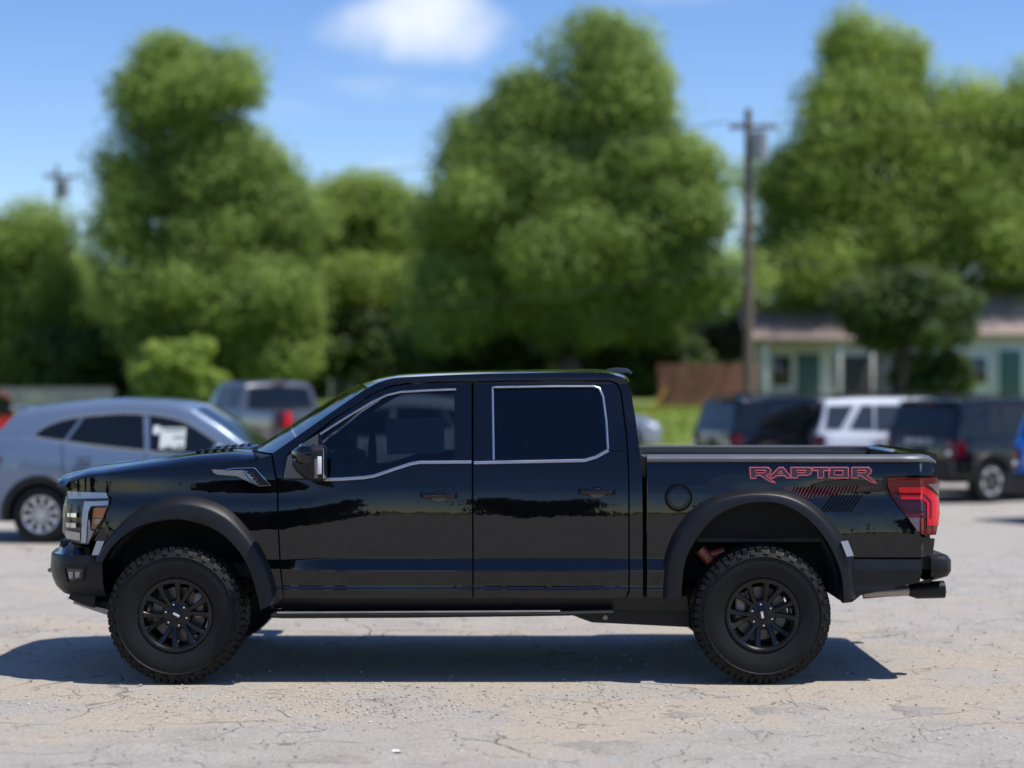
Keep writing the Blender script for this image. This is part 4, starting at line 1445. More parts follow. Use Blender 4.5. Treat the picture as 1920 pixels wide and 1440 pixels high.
def vehicle(name, sp, mat, loc, heading, label, cat, group=None, letters=None, roofmat=None, glassmat=None):
    """Road vehicle from a table of outlines; +x is its front, heading turns it in plan."""
    root = empty(name, loc, heading, label=label, cat=cat, group=group)
    zt = interp(sp['top'])
    x0, x1 = sp['top'][0][0], sp['top'][-1][0]
    hw = sp['W'] / 2
    zs = sp['sill']
    ax = sp['axles']
    Ra = sp['arch']
    gm = glassmat or M_BGLASS

    def plan(x):
        e0 = max(0.0, (x0 + 0.42 - x) / 0.42)
        e1 = max(0.0, (x - (x1 - 0.65)) / 0.65)
        return (1 - 0.16 * e0 ** 2.6) * (1 - 0.22 * e1 ** 2.4)

    def sec(t):
        return float(np.interp(t, [0, 0.08, 0.25, 0.45, 0.62, 0.80, 0.92, 1.0], [0.955, 0.975, 0.990, 0.995, 1.0, 0.985, 0.968, 0.940]))

    def zarch(x):
        z = zs + (0.10 * sm(x0 + 0.5, x0, x)) + 0.06 * sm(x1 - 0.6, x1, x)
        for a in ax:
            d = abs(x - a)
            if d < Ra:
                z = max(z, sp['R'] * 0.97 + math.sqrt(Ra * Ra - d * d))
        return z

    def obody(x, z):
        b_ = zs
        t = (z - b_) / max(0.05, zt(x) - b_)
        return hw * plan(x) * sec(min(1, max(0, t)))

    xs = set(np.linspace(x0, x1, 40)) | {p[0] for p in sp['top']} | {x0 + 0.02, x0 + 0.06, x0 + 0.12, x1 - 0.03, x1 - 0.08, x1 - 0.15}
    for a in ax:
        for t in np.linspace(-1, 1, 19):
            xs.add(a + Ra * math.sin(t * math.pi / 2))
        xs |= {a - Ra - 0.004, a + Ra + 0.004}
    xs = sorted(x for x in xs if x0 <= x <= x1)
    rows = []
    for x in xs:
        zb, zz = zarch(x), zt(x)
        half = []
        for t in (0, 0.06, 0.15, 0.28, 0.42, 0.56, 0.68, 0.79, 0.88, 0.95, 0.985):
            z = zb + (zz - zb) * t
            half.append((obody(x, z), z))
        o = half[-1][0]
        half += [(o * 0.965, zz - 0.003), (o * 0.88, zz + 0.006), (o * 0.5, zz + 0.018), (0.0, zz + 0.022)]
        rows.append([(x, -o_, z) for o_, z in half] + [(x, o_, z) for o_, z in half[-2::-1]])
    b = B().loft(rows)
    for k in (0, -1):
        vs = [b.bm.verts.new(p) for p in rows[k]]
        b.bm.faces.new(vs)
    b.done('body', mat, root, 38)
    B().box(((ax[0] + ax[1]) / 2, 0, zs + 0.20), ((x1 - x0) * 0.92, sp['W'] - 0.60, 0.46), 0.04).done('underbody', M_DARK, root)
    # greenhouse
    ro = sp['roof']
    zr = interp(ro)
    g0, g1 = ro[0][0], ro[-1][0]
    tum = sp['tumble']
    hb = sp.get('hb', hw * 0.935)

    def ogh(x, z):
        pl = 1 - 0.10 * sm(g1 - 1.0, g1, x) - sp.get('gtaper', 0.03) * sm(g0 + 0.9, g0, x)
        return hb * pl - max(0.0, z - (sp['belt'])) * tum

    gx = sorted(set(np.linspace(g0, g1, 30)) | {p[0] for p in ro})
    rows = []
    for x in gx:
        zb = zt(x) - 0.03
        zz = max(zb + 0.012, zr(x))
        hgt = zz - zb
        rk = min(0.09, hgt * 0.4)
        half = [(ogh(x, zb), zb), (ogh(x, zb + (hgt - rk) * 0.5), zb + (hgt - rk) * 0.5), (ogh(x, zz - rk), zz - rk)]
        o = half[-1][0]
        half += [(o - rk * 0.28, zz - rk * 0.48), (o - rk * 0.75, zz - rk * 0.14), (o - rk * 1.5, zz), (o * 0.5, zz + 0.018), (0, zz + 0.024)]
        rows.append([(x, -o_, z) for o_, z in half] + [(x, o_, z) for o_, z in half[-2::-1]])
    b = B().loft(rows)
    b.done('roof', roofmat or mat, root, 38)

    def topsurf(xa, xb, fr, nm, m_, v0=0.86):
        """Glass lying on the greenhouse front or back slope, standing 8 mm proud."""
        rr = []
        for x in np.linspace(xa, xb, 8):
            zz = zr(x)
            dzx = (zr(x + 0.01) - zr(x - 0.01)) / 0.02
            nl = math.sqrt(1 + dzx * dzx)
            wv = ogh(x, zz) * v0
            rr.append([(x - dzx / nl * 0.012, v * wv, zz + 1 / nl * 0.012 + 0.024 * (1 - v * v)) for v in np.linspace(-1, 1, 9)])
        B().loft(rr).done(nm, m_, root, None)

    if sp.get('ws'):
        topsurf(sp['ws'][0], sp['ws'][1], 1, 'windshield', gm)
    if sp.get('rg'):
        topsurf(sp['rg'][0], sp['rg'][1], -1, 'rear_window', gm, sp.get('rgv', 0.86))
    for w in sp['wins']:
        for sd in (1, -1):
            bm = panel_bm(dens(w, 0.15), [], lambda x, z: ogh(x, z), 0.006, 0.02, side=sd)
            finish(bm, 'side_window', gm, root, None)
    if sp.get('winframe'):
        for sd in (1, -1):
            lp = sp['winframe']
            rr = []
            for i, p in enumerate(lp):
                a, c = lp[max(i - 1, 0)], lp[min(i + 1, len(lp) - 1)]
                d = math.hypot(c[0] - a[0], c[1] - a[1])
                nx, nz = -(c[1] - a[1]) / d * 0.012, (c[0] - a[0]) / d * 0.012
                rr.append([(p[0] + nx * s_, -sd * (ogh(p[0], p[1]) + dd), p[1] + nz * s_) for s_, dd in ((1, 0.0), (1, 0.014), (-1, 0.014), (-1, 0.0))])
            B().loft(rr).done('window_trim', M_TRIM, root, 40)
    # seams
    for seam in sp['seams']:
        for sd in (1, -1):
            rr = []
            pts = dens(seam, 0.06, False)
            for i, p in enumerate(pts):
                a, c = pts[max(i - 1, 0)], pts[min(i + 1, len(pts) - 1)]
                d = math.hypot(c[0] - a[0], c[1] - a[1]) or 1
                nx, nz = -(c[1] - a[1]) / d * 0.005, (c[0] - a[0]) / d * 0.005
                rr.append([(p[0] + nx * s_, -sd * (obody(p[0], p[1]) + 0.0025), p[1] + nz * s_) for s_ in (1, -1)])
            B().loft(rr).done('door_seam', M_DARK, root, None)
    for hx, hz in sp['handles']:
        for sd in (1, -1):
            o = obody(hx, hz)
            B().box((hx, -sd * (o + 0.022), hz), (0.19, 0.03, 0.035), 0.012).done('door_handle', sp.get('hmat') or mat, root)
            B().box((hx, -sd * (o - 0.004), hz - 0.005), (0.17, 0.016, 0.085), 0.007).done('handle_cup', M_LAMPK, root)
    # arch cladding
    cl = sp.get('clad', M_PLAST)
    for a in ax:
        for sd in (1, -1):
            rr = []
            for t in np.linspace(R(-14), R(194), 30):
                row = []
                for rad, do in ((Ra + 0.085, 0.002), (Ra + 0.07, 0.02), (Ra + 0.012, 0.028), (Ra - 0.012, 0.02), (Ra - 0.02, -0.10)):
                    x = a + rad * math.cos(t)
                    z = max(sp['R'] * 0.97 + rad * math.sin(t), zs - 0.01)
                    x = min(max(x, x0 + 0.03), x1 - 0.03)
                    row.append((x, -sd * (obody(x, z) + do), z))
                rr.append(row)
            B().loft(rr).done('wheel_arch', cl, root, 40)
            small_wheel(root, a, -sd * (hw - 0.13), sp['R'], 0.225, sp['rim'], sd)
    # sill cladding
    for sd in (1, -1):
        rr = []
        for x in np.linspace(ax[0] + Ra + 0.05, ax[1] - Ra - 0.05, 12):
            rr.append([(x, -sd * (obody(x, zs) - 0.05), zs - 0.03), (x, -sd * (obody(x, zs) + 0.012), zs - 0.005), (x, -sd * (obody(x, zs + 0.11) + 0.014), zs + 0.11), (x, -sd * (obody(x, zs + 0.12)), zs + 0.125)])
        B().loft(rr).done('sill_cladding', cl, root, 40)
    # lights
    for poly, m_, nm in sp['sidelights']:
        for sd in (1, -1):
            bm = panel_bm(dens(poly, 0.03), [], obody, 0.010, 0.03, side=sd, zl=[], xl=[x0 + 0.02, x0 + 0.05, x0 + 0.1, x0 + 0.15, x0 + 0.2])
            finish(bm, nm, m_, root, 40)
    for bxs in sp['boxes']:
        nm, m_, c, d = bxs[:4]
        ys = (c[1], -c[1]) if abs(c[1]) > 1e-6 else (0,)
        for yy in ys:
            B().box((c[0], yy, c[2]), d, min(0.02, min(d) * 0.45)).done(nm, mat if m_ is None else m_, root)
    if sp.get('rails'):
        ra, rb_, rh = sp['rails']
        for sd in (1, -1):
            o = ogh(0, zr(0)) - 0.10
            pts = [(ra, -sd * o, zr(ra) + 0.0), (ra + 0.14, -sd * o, zr(ra + 0.14) + rh)] + [(x, -sd * o, zr(x) + rh) for x in np.linspace(ra + 0.4, rb_ - 0.4, 5)] + [(rb_ - 0.14, -sd * o, zr(rb_ - 0.14) + rh), (rb_, -sd * o, zr(rb_) + 0.0)]
            B().path(pts, 0.017, 8).done('roof_rail', M_PLAST, root)
    # mirrors
    mx, mz = sp['mirror']
    for sd in (1, -1):
        B().box((mx, -sd * (hw + 0.10), mz), (0.12, 0.20, 0.15), 0.05, seg=3).done('mirror', mat, root)
    if letters:
        tx, size, pz, px_ = letters
        cu = bpy.data.curves.new('tailgate_lettering', 'FONT')
        cu.body = tx
        cu.size = size
        cu.extrude = 0.006
        cu.align_x = 'CENTER'
        cu.space_character = 1.25
        cu.materials.append(M_WHITEP)
        tmp = bpy.data.objects.new('tmp', cu)
        COL.objects.link(tmp)
        dg = bpy.context.evaluated_depsgraph_get()
        tm = bpy.data.meshes.new_from_object(tmp.evaluated_get(dg))
        bpy.data.objects.remove(tmp)
        tm.materials.clear()
        tm.materials.append(M_WHITEP)
        to = bpy.data.objects.new('tailgate_lettering', tm)
        link(to, root)
        to.location = (px_ - 0.012, 0, pz)
        to.rotation_euler = (R(90), 0, R(-90))
    return root


XO = lambda px: (px - 75) / 158 - 1.355
CROSS = dict(  # rounded compact crossover
    W=1.86, sill=0.27, axles=(-1.355, 1.355), arch=0.395, R=0.345, belt=1.08, tumble=0.34, rim='alloy',
    top=[(-2.22, 0.86), (-2.19, 0.98), (-2.12, 1.12), (-1.95, 1.22), (-1.6, 1.275), (-1.3, 1.235), (-0.7, 1.15), (-0.1, 1.095), (0.9, 1.045), (1.15, 1.075), (1.6, 1.02), (2.0, 0.95), (2.22, 0.84), (2.33, 0.70)],
    roof=[(-2.10, 1.13), (-1.95, 1.30), (-1.78, 1.50), (-1.72, 1.585), (-1.44, 1.62), (-1.1, 1.665), (-0.72, 1.70), (-0.444, 1.715), (0.018, 1.70), (0.25, 1.672), (0.40, 1.63), (0.752, 1.42), (1.138, 1.14), (1.22, 1.05)],
    ws=(0.46, 1.14), rg=(-2.02, -1.76), rgv=0.80,
    wins=[[(-1.47, 1.295), (-1.30, 1.40), (-1.05, 1.475), (-0.915, 1.505), (-1.10, 1.225), (-1.38, 1.265)],
          [(-0.87, 1.51), (-0.5, 1.53), (-0.17, 1.525), (-0.12, 1.12), (-0.75, 1.18), (-1.06, 1.22)],
          [(-0.09, 1.52), (0.20, 1.475), (0.38, 1.41), (0.60, 1.28), (0.86, 1.085), (0.3, 1.085), (-0.05, 1.115)]],
    winframe=catmull([(-1.50, 1.285), (-1.31, 1.41), (-1.05, 1.49), (-0.5, 1.545), (-0.1, 1.535), (0.2, 1.49), (0.40, 1.42), (0.62, 1.285), (0.9, 1.08), (0.3, 1.07), (-0.1, 1.10), (-0.75, 1.165), (-1.1, 1.21), (-1.38, 1.25), (-1.50, 1.285)], 3),
    seams=[[(-0.10, 1.08), (-0.10, 0.40)], [(-1.10, 1.19), (-1.08, 0.85), (-0.93, 0.62)], [(0.90, 1.03), (0.92, 0.42)]],
    handles=[(-0.83, 0.985), (0.20, 0.95)],
    sidelights=[([(-2.19, 0.90), (-1.87, 1.02), (-1.80, 1.015), (-1.95, 0.90), (-2.12, 0.84)], M_RED, 'taillight'),
                ([(1.85, 0.86), (2.20, 0.80), (2.24, 0.70), (2.10, 0.70)], M_DRL, 'headlight')],
    boxes=[('spoiler', None, (-1.72, 0, 1.602), (0.26, 1.20, 0.035)), ('rear_bumper', M_PLAST, (-2.16, 0, 0.47), (0.16, 1.40, 0.26)), ('front_bumper', M_PLAST, (2.25, 0, 0.42), (0.16, 1.30, 0.22)),
           ('grille', M_DARK, (2.335, 0, 0.62), (0.04, 0.9, 0.16)), ('tailgate_panel', None, (-2.20, 0, 0.86), (0.06, 1.16, 0.30)), ('brake_light', M_RED, (-1.86, 0, 1.59), (0.02, 0.3, 0.02)), ('number_plate', M_PLAST, (-2.235, 0, 0.80), (0.012, 0.32, 0.16))],
    mirror=(0.80, 1.12), rails=None)
BOXY = dict(  # upright small off-road SUV
    W=1.89, sill=0.36, axles=(-1.28, 1.39), arch=0.42, R=0.365, belt=1.10, tumble=0.17, rim='sport', hb=0.885, gtaper=0.02,
    top=[(-2.05, 0.80), (-2.04, 0.95), (-2.02, 1.09), (-1.90, 1.115), (-1.2, 1.115), (-0.9, 1.10), (0.6, 1.095), (0.95, 1.10), (1.2, 1.09), (1.9, 1.06), (2.15, 1.03), (2.28, 0.92), (2.32, 0.75)],
    roof=[(-2.00, 1.10), (-1.965, 1.20), (-1.86, 1.62), (-1.82, 1.685), (-1.74, 1.715), (-1.2, 1.745), (-0.4, 1.745), (0.2, 1.73), (0.38, 1.70), (0.60, 1.50), (0.98, 1.13), (1.02, 1.06)],
    ws=(0.44, 0.95), rg=(-1.962, -1.872), rgv=0.86,
    wins=[[(-1.80, 1.60), (-1.33, 1.61), (-1.58, 1.17), (-1.86, 1.17)],
          [(-1.20, 1.61), (-0.98, 1.615), (-0.98, 1.16), (-1.42, 1.17)],
          [(-0.94, 1.615), (-0.30, 1.615), (-0.30, 1.15), (-0.94, 1.15)],
          [(-0.20, 1.61), (0.28, 1.595), (0.42, 1.50), (0.70, 1.22), (0.74, 1.15), (-0.20, 1.15)]],
    seams=[[(-1.02, 1.08), (-1.02, 0.80), (-0.84, 0.50)], [(-0.25, 1.08), (-0.25, 0.48)], [(0.74, 1.08), (0.78, 0.48)]],
    handles=[(-0.86, 0.985), (-0.05, 0.985)],
    sidelights=[([(-2.045, 1.055), (-1.90, 1.06), (-1.84, 1.00), (-1.88, 0.80), (-2.00, 0.76), (-2.045, 0.78)], M_RED, 'taillight'),
                ([(2.05, 0.98), (2.22, 0.95), (2.24, 0.80), (2.10, 0.80)], M_DRL, 'headlight')],
    boxes=[('taillight_face', M_RED, (-2.055, 0.735, 0.91), (0.03, 0.16, 0.30)), ('reversing_lamp', M_DRL, (-2.072, 0.735, 0.85), (0.012, 0.11, 0.075)), ('taillight_mark', M_CLEAR, (-2.072, 0.735, 0.985), (0.012, 0.11, 0.05)),
           ('rear_bumper', M_PLAST, (-2.06, 0, 0.56), (0.26, 1.66, 0.30)), ('bumper_reflector', M_RED, (-2.192, 0.66, 0.63), (0.012, 0.10, 0.03)), ('front_bumper', M_PLAST, (2.28, 0, 0.52), (0.18, 1.5, 0.24)),
           ('grille', M_PLAST, (2.315, 0, 0.86), (0.04, 1.20, 0.18)), ('brake_light', M_RED, (-1.885, 0, 1.665), (0.03, 0.42, 0.035)), ('wiper', M_PLAST, (-1.985, 0.10, 1.19), (0.02, 0.5, 0.02)), ('roof_fin', M_PLAST, (-1.45, 0, 1.785), (0.22, 0.05, 0.07)),
           ('number_plate', M_PLAST, (-2.06, 0, 0.86), (0.012, 0.34, 0.17)), ('spoiler', None, (-1.86, 0, 1.70), (0.16, 1.28, 0.035))],
    mirror=(0.66, 1.17), rails=(-1.68, 0.18, 0.065))
PICK = dict(  # full-size crew-cab pickup
    W=2.03, sill=0.48, axles=(-1.75, 1.92), arch=0.47, R=0.41, belt=1.30, tumble=0.22, rim='black', hb=0.95, gtaper=0.0,
    top=[(-2.90, 0.95), (-2.89, 1.36), (-1.04, 1.37), (-1.02, 1.00), (-0.99, 1.00), (-0.97, 1.32), (-0.3, 1.31), (0.9, 1.29), (1.15, 1.33), (1.9, 1.29), (2.5, 1.22), (2.80, 1.12), (2.88, 0.90)],
    roof=[(-0.98, 1.30), (-0.96, 1.36), (-0.86, 1.86), (-0.80, 1.92), (-0.70, 1.945), (-0.2, 1.96), (0.3, 1.955), (0.45, 1.93), (0.60, 1.85), (1.15, 1.37), (1.2, 1.31)],
    ws=(0.56, 1.12), rg=(-0.955, -0.868), rgv=0.86,
    wins=[[(-0.74, 1.83), (-0.10, 1.835), (-0.10, 1.37), (-0.82, 1.37)], [(0.02, 1.835), (0.36, 1.82), (0.52, 1.74), (0.84, 1.42), (0.84, 1.35), (0.02, 1.35)]],
    seams=[[(-0.04, 1.28), (-0.04, 0.60)], [(-0.86, 1.28), (-0.86, 0.75)], [(0.95, 1.27), (0.97, 0.60)]],
    handles=[(-0.66, 1.14), (0.16, 1.13)],
    sidelights=[([(-2.895, 1.30), (-2.70, 1.31), (-2.66, 1.22), (-2.72, 0.98), (-2.88, 0.94)], M_RED, 'taillight'), ([(2.35, 1.12), (2.68, 1.08), (2.72, 0.90), (2.5, 0.88)], M_DRL, 'headlight')],
    boxes=[('taillight_face', M_REDB, (-2.905, 0.80, 1.12), (0.03, 0.15, 0.38)), ('rear_bumper', M_PLAST, (-2.95, 0, 0.74), (0.26, 1.9, 0.18)), ('front_bumper', M_PLAST, (2.82, 0, 0.70), (0.24, 1.8, 0.26)),
           ('tailgate', None, (-2.905, 0, 1.15), (0.03, 1.42, 0.44)), ('brake_light', M_RED, (-0.895, 0, 1.915), (0.04, 0.36, 0.04)), ('bed_floor', M_DARK, (-1.97, 0, 1.393), (1.76, 1.60, 0.012)), ('tailgate_handle', M_PLAST, (-2.925, 0, 1.24), (0.012, 0.24, 0.06)),  # bed_floor here: dark sheet at rail height standing in for the shaded bed opening
           ('grille', M_DARK, (2.88, 0, 1.0), (0.04, 1.2, 0.26))],
    mirror=(0.86, 1.42), rails=None)


def park(spec_x, px, py, s, off=0.0):
    D = FPX / s
    return ((px - 960) / s, D)


def put(name, sp, mat, px_ref, xref, yref, s, heading, label, cat, **k):
    """Stand a vehicle so that its point (xref, yref) is seen at photo column px_ref where the scale is s."""
    D = FPX / s
    X = (px_ref - 960) / s
    c, n_ = math.cos(heading), math.sin(heading)
    x = X - (xref * c - yref * n_)
    y = D - (xref * n_ + yref * c)
    return vehicle(name, sp, mat, (x, y, gz(x, y) + 0.002), heading, label, cat, **k)


P_BLUEGREY = paint('blue_grey_paint', (0.145, 0.195, 0.275), metal=0.3, rough=0.28)
P_GREY = paint('dark_grey_paint', (0.085, 0.088, 0.10), metal=0.3, rough=0.25)
P_WHITE = paint('white_paint', (0.72, 0.74, 0.78), rough=0.2)
P_BLACK = paint('plain_black_paint', (0.004, 0.004, 0.005), rough=0.12, spec=0.05)
P_BLUE = paint('bright_blue_paint', (0.01, 0.18, 0.62), metal=0.2, rough=0.2)
P_RED = paint('bright_red_paint', (0.38, 0.02, 0.025), rough=0.2)
P_SILVER = paint('pale_grey_paint', (0.22, 0.26, 0.30), metal=0.3, rough=0.3)

cr = put('compact_suv', CROSS, P_BLUEGREY, 75, -1.355, -0.93, 158, R(-3), 'metallic blue-grey compact crossover with ten-spoke silver wheels and a price sheet in its window', 'car')
# price sheet in its front window
for (a, c, d, e, m_, nm) in ((0.06, 0.36, 1.13, 1.375, M_PAPER, 'window_sheet'), (-0.03, 0.05, 1.30, 1.40, M_PAPER, 'window_sheet'), (0.10, 0.34, 1.335, 1.36, M_PRINT, 'sheet_print'), (0.22, 0.35, 1.25, 1.275, M_PRINT, 'sheet_print'), (0.12, 0.22, 1.14, 1.16, M_PRINT, 'sheet_print'), (0.26, 0.35, 1.15, 1.175, M_PRINT, 'sheet_print')):
    og = lambda x, z: 0.93 * 0.935 * (1 - 0.10 * sm(0.22, 1.22, x)) - max(0, z - 1.08) * 0.34
    bm = panel_bm([(a, d), (c, d), (c, e), (a, e)], [], og, 0.010 if nm == 'window_sheet' else 0.013, 0.0)
    finish(bm, nm, m_, cr, None)
put('pickup_truck', PICK, P_GREY, 524, -2.9, 1.0, 90, R(124), 'dark grey crew-cab pickup seen from behind past the blue-grey crossover', 'pickup truck')
put('compact_suv', CROSS, P_WHITE, 452, 2.33, 0.5, 118, R(178), 'white crossover with its bonnet showing beside the black windshield', 'car')
put('boxy_suv', BOXY, P_RED, 38, -2.04, -0.9, 86, R(176), 'red upright SUV standing behind the blue-grey crossover', 'car')
put('compact_suv', CROSS, P_SILVER, 1237, 2.33, -0.5, 72, R(4), 'pale grey crossover with its nose peeking out behind the black cab', 'car')
put('boxy_suv', BOXY, P_BLACK, 1376, -2.04, -0.93, 99, R(20), 'black boxy SUV parked beside the white SUV, near the brown fence', 'car', letters=('BRONCO SPORT', 0.085, 1.0, -2.05))
put('boxy_suv', BOXY, P_WHITE, 1529, -2.04, -0.93, 102, R(-5), 'white boxy SUV parked between two black ones', 'car', glassmat=M_BGLASS_G)
put('boxy_suv', BOXY, P_BLACK, 1797, -2.04, -0.93, 113, R(30), 'black boxy SUV with white tailgate lettering beside the bright blue SUV', 'car', letters=('BRONCO', 0.135, 0.985, -2.05))
put('boxy_suv', BOXY, P_BLUE, 1890, -2.04, 0.93, 128, R(26), 'bright blue SUV cut off beside the black lettered SUV', 'car')

# ------------------------------------------------------------------ street furniture and houses
M_WOODP = pm('weathered_pole_wood', (0.14, 0.105, 0.08), rough=0.9, var=0.3, scale=5, bump=0.4, bscale=20)
M_GREYM = pm('galvanised_grey', (0.26, 0.27, 0.28), rough=0.5, metal=0.3)
M_WIRE = pm('power_wire', (0.03, 0.03, 0.03), rough=0.6)
M_YEL = pm('yellow_guard', (0.62, 0.34, 0.02), rough=0.5)


def pole(px, top, s, label, arm=True, r=0.17):
    D = FPX / s
    p = W(px, 700, D)
    x, y = p.x, p.y
    zb = gz(x, y)
    ht = CAMH + (HORI - top) / s - zb
    root = empty('utility_pole', (x, y, zb), label=label, cat='utility pole')
    B().path([(0, 0, -0.1), (0, 0, ht * 0.5), (0, 0, ht)], [r, r * 0.85, r * 0.68], 14).done('pole', M_WOODP, root)
    if arm:
        B().box((0.15, 0, ht - 0.55), (1.5, 0.10, 0.13), 0.015).done('crossarm', M_WOODP, root)
        B().tube((0.36, -0.10, ht - 1.55), (0.36, -0.10, ht - 0.72), 0.24, seg=20).done('transformer', M_GREYM, root)
        for q in (-0.5, -0.25, 0.5, 0.8):
            o = B().lathe([(0.0, 0.12), (0.03, 0.11), (0.05, 0.06), (0.03, 0.03), (0.05, 0.0), (0.0, 0.0)], 10).done('insulator', M_GREYM, root)
            o.location = (q, 0, ht - 0.48)
            o.rotation_euler = (R(90), 0, 0)
    return root, x, y, zb, ht


pr, px_, py_, pzb, pht = pole(1403, 205, 60, 'tall wooden utility pole with a grey transformer behind the pale house front')
pl, lx_, ly_, lzb, lht = pole(107, 310, 40, 'thin distant utility pole rising beside the left-hand tree', arm=True, r=0.13)


def wire(name, a, b_, sag, label, r=0.02):
    pts = []
    for t in np.linspace(0, 1, 17):
        p = Vector(a).lerp(Vector(b_), t)
        p.z -= sag * 4 * t * (1 - t)
        pts.append(p)
    B().path(pts, r, 5).done(name, M_WIRE, None, label=label, cat='wire', group='overhead lines')


wire('power_line', (px_ - 0.7, py_, pzb + pht - 0.38), (lx_ - 0.7, ly_, lzb + lht - 0.4), 0.9, 'upper overhead power line strung between the two utility poles')
wire('power_line', (px_, py_ - 0.1, pzb + pht * 0.50), (lx_, ly_ - 0.1, lzb + lht * 0.42), 0.9, 'lower overhead line strung between the two utility poles')
wire('power_line', (px_ + 1.3, py_, pzb + pht - 0.38), (px_ + 45, py_ - 6, pzb + pht + 0.5), 0.8, 'upper overhead line running from the transformer pole past the right-hand tree')
wire('power_line', (px_ + 0.1, py_ - 0.1, pzb + pht * 0.52), (px_ + 45, py_ - 6, pzb + 4.0), 0.5, 'lower overhead line running from the transformer pole past the right-hand tree')
ga = W(1203, 768, FPX / 60)
gzv = gz(ga.x, ga.y)
root = empty('guy_wire', (ga.x, ga.y, gzv), label='slanting guy wire with a yellow plastic guard at its foot', cat='guy wire')
top_ = Vector((px_ - ga.x, 0, pzb + pht * 0.52 - gzv))
B().tube((0, 0, 0), top_, 0.012, seg=6).done('cable', M_WIRE, root)
dn = top_.normalized()
B().tube(dn * 0.1, dn * 1.45, 0.035, seg=10).done('guard', M_YEL, root)

M_SIDING = pm('pale_green_siding', (0.64, 0.65, 0.59), rough=0.7, var=0.08, scale=2)
M_SIDW = pm('off_white_siding', (0.58, 0.58, 0.54), rough=0.7, var=0.08, scale=2)
M_ROOF = pm('pinkish_brown_shingle', (0.25, 0.195, 0.17), rough=0.9, var=0.25, scale=9, bump=0.3, bscale=20)
M_ROOFG = pm('grey_shingle', (0.20, 0.19, 0.19), rough=0.9, var=0.25, scale=9)
M_DOORG = pm('green_door', (0.05, 0.12, 0.10), rough=0.5)
M_WINB = pm('house_window_glass', (0.02, 0.025, 0.03), rough=0.08, coat=0.5)
M_SHADE = pm('opening_shade', (0.06, 0.06, 0.06), rough=0.9)  # dark panel colour standing in for the shade inside openings
M_TRIMW = pm('white_house_trim', (0.72, 0.72, 0.69), rough=0.6)


def house(px0, px1, s, label, wallm, roofm, eave=2.6, ridge=4.4, depth=8.0, gable=False, doors=(), windows=(), porch=None):
    D = FPX / s
    xa, xb = (px0 - 960) / s, (px1 - 960) / s
    w = xb - xa
    zb = min(gz(xa, D), gz(xb, D)) - 0.1
    root = empty('house', ((xa + xb) / 2, D, zb), label=label, cat='house')
    h = w / 2
    b = B()
    n = int(eave / 0.2)
    rows = []
    for i in range(n):      # lapped boards
        z0, z1 = eave * i / n, eave * (i + 1) / n
        for z, o in ((z0, 0.025), (z1 - 0.002, 0.0)):
            rows.append([(-h - o, 0 - o, z), (h + o, 0 - o, z), (h + o, depth + o, z), (-h - o, depth + o, z)])
    b.loft(rows, close=True)
    b.done('wall', wallm, root, 20)
    b = B()
    e = 0.45
    t = 0.12
    if gable:
        prof = [(-h - e, eave - 0.15), (0, ridge), (h + e, eave - 0.15), (h + e, eave - 0.15 + t), (0, ridge + t * 1.2), (-h - e, eave - 0.15 + t)]
        b.prism(prof, -e, depth + e)
        g = B().prism([(-h, eave - 0.01), (h, eave - 0.01), (0, ridge - 0.12)], 0.01, 0.10)
        g.done('gable', wallm, root)
    else:
        prof = [(-e, eave - 0.1), (depth / 2, ridge), (depth + e, eave - 0.1), (depth + e, eave - 0.1 + t), (depth / 2, ridge + t), (-e, eave - 0.1 + t)]
        v0 = [b.bm.verts.new((-h - e, y, z)) for y, z in prof]
        v1 = [b.bm.verts.new((h + e, y, z)) for y, z in prof]
        b.bm.faces.new(v0)
        b.bm.faces.new(v1[::-1])
        for i in range(6):
            j = (i + 1) % 6
            b.bm.faces.new((v0[i], v1[i], v1[j], v0[j]))
        for sx in (-1, 1):
            B().prism([(0, 0), (0.1, 0), (0.1, 0.1)], 0, 0.01)
            g = B()
            vv = [g.bm.verts.new((sx * (h - 0.02), y, z)) for y, z in ((0, eave - 0.02), (depth, eave - 0.02), (depth / 2, ridge - 0.1))]
            g.bm.faces.new(vv)
            g.done('gable', wallm, root)
    b.done('roof', roofm, root, 20)
    for px, wd, z0, z1, m_ in doors:
        x = (px - 960) / s - (xa + xb) / 2
        B().box((x, -0.06, (z0 + z1) / 2), (wd + 0.22, 0.08, z1 - z0 + 0.2), 0.01).done('door_frame', M_TRIMW, root)
        d = B().box((x, -0.11, (z0 + z1) / 2), (wd, 0.04, z1 - z0), 0.01).done('door', m_, root)  # shade-coloured panels here stand in for open doorways
    for px, wd, z0, z1 in windows:
        x = (px - 960) / s - (xa + xb) / 2
        wf = B().box((x, -0.06, (z0 + z1) / 2), (wd + 0.2, 0.08, z1 - z0 + 0.2), 0.01).done('window', M_TRIMW, root)
        B().box((x, -0.105, (z0 + z1) / 2), (wd, 0.03, z1 - z0), 0.005).done('pane', M_WINB, wf)
    if porch:
        pa, pb, dp = porch
        x0, x1 = (pa - 960) / s - (xa + xb) / 2, (pb - 960) / s - (xa + xb) / 2
        B().box(((x0 + x1) / 2, -dp / 2, eave - 0.05), (x1 - x0 + 0.5, dp + 0.3, 0.16), 0.02).done('porch_roof', roofm, root)
        B().box(((x0 + x1) / 2, -dp / 2, 0.08), (x1 - x0 + 0.3, dp, 0.16), 0.02).done('porch_floor', M_CURB, root)
        k = max(2, int((x1 - x0) / 1.8) + 1)
        for i in range(k):
            x = x0 + (x1 - x0) * i / (k - 1)
            B().box((x, -dp + 0.1, eave / 2 + 0.05), (0.16, 0.16, eave - 0.15), 0.015).done('porch_post', M_TRIMW, root)
    return root


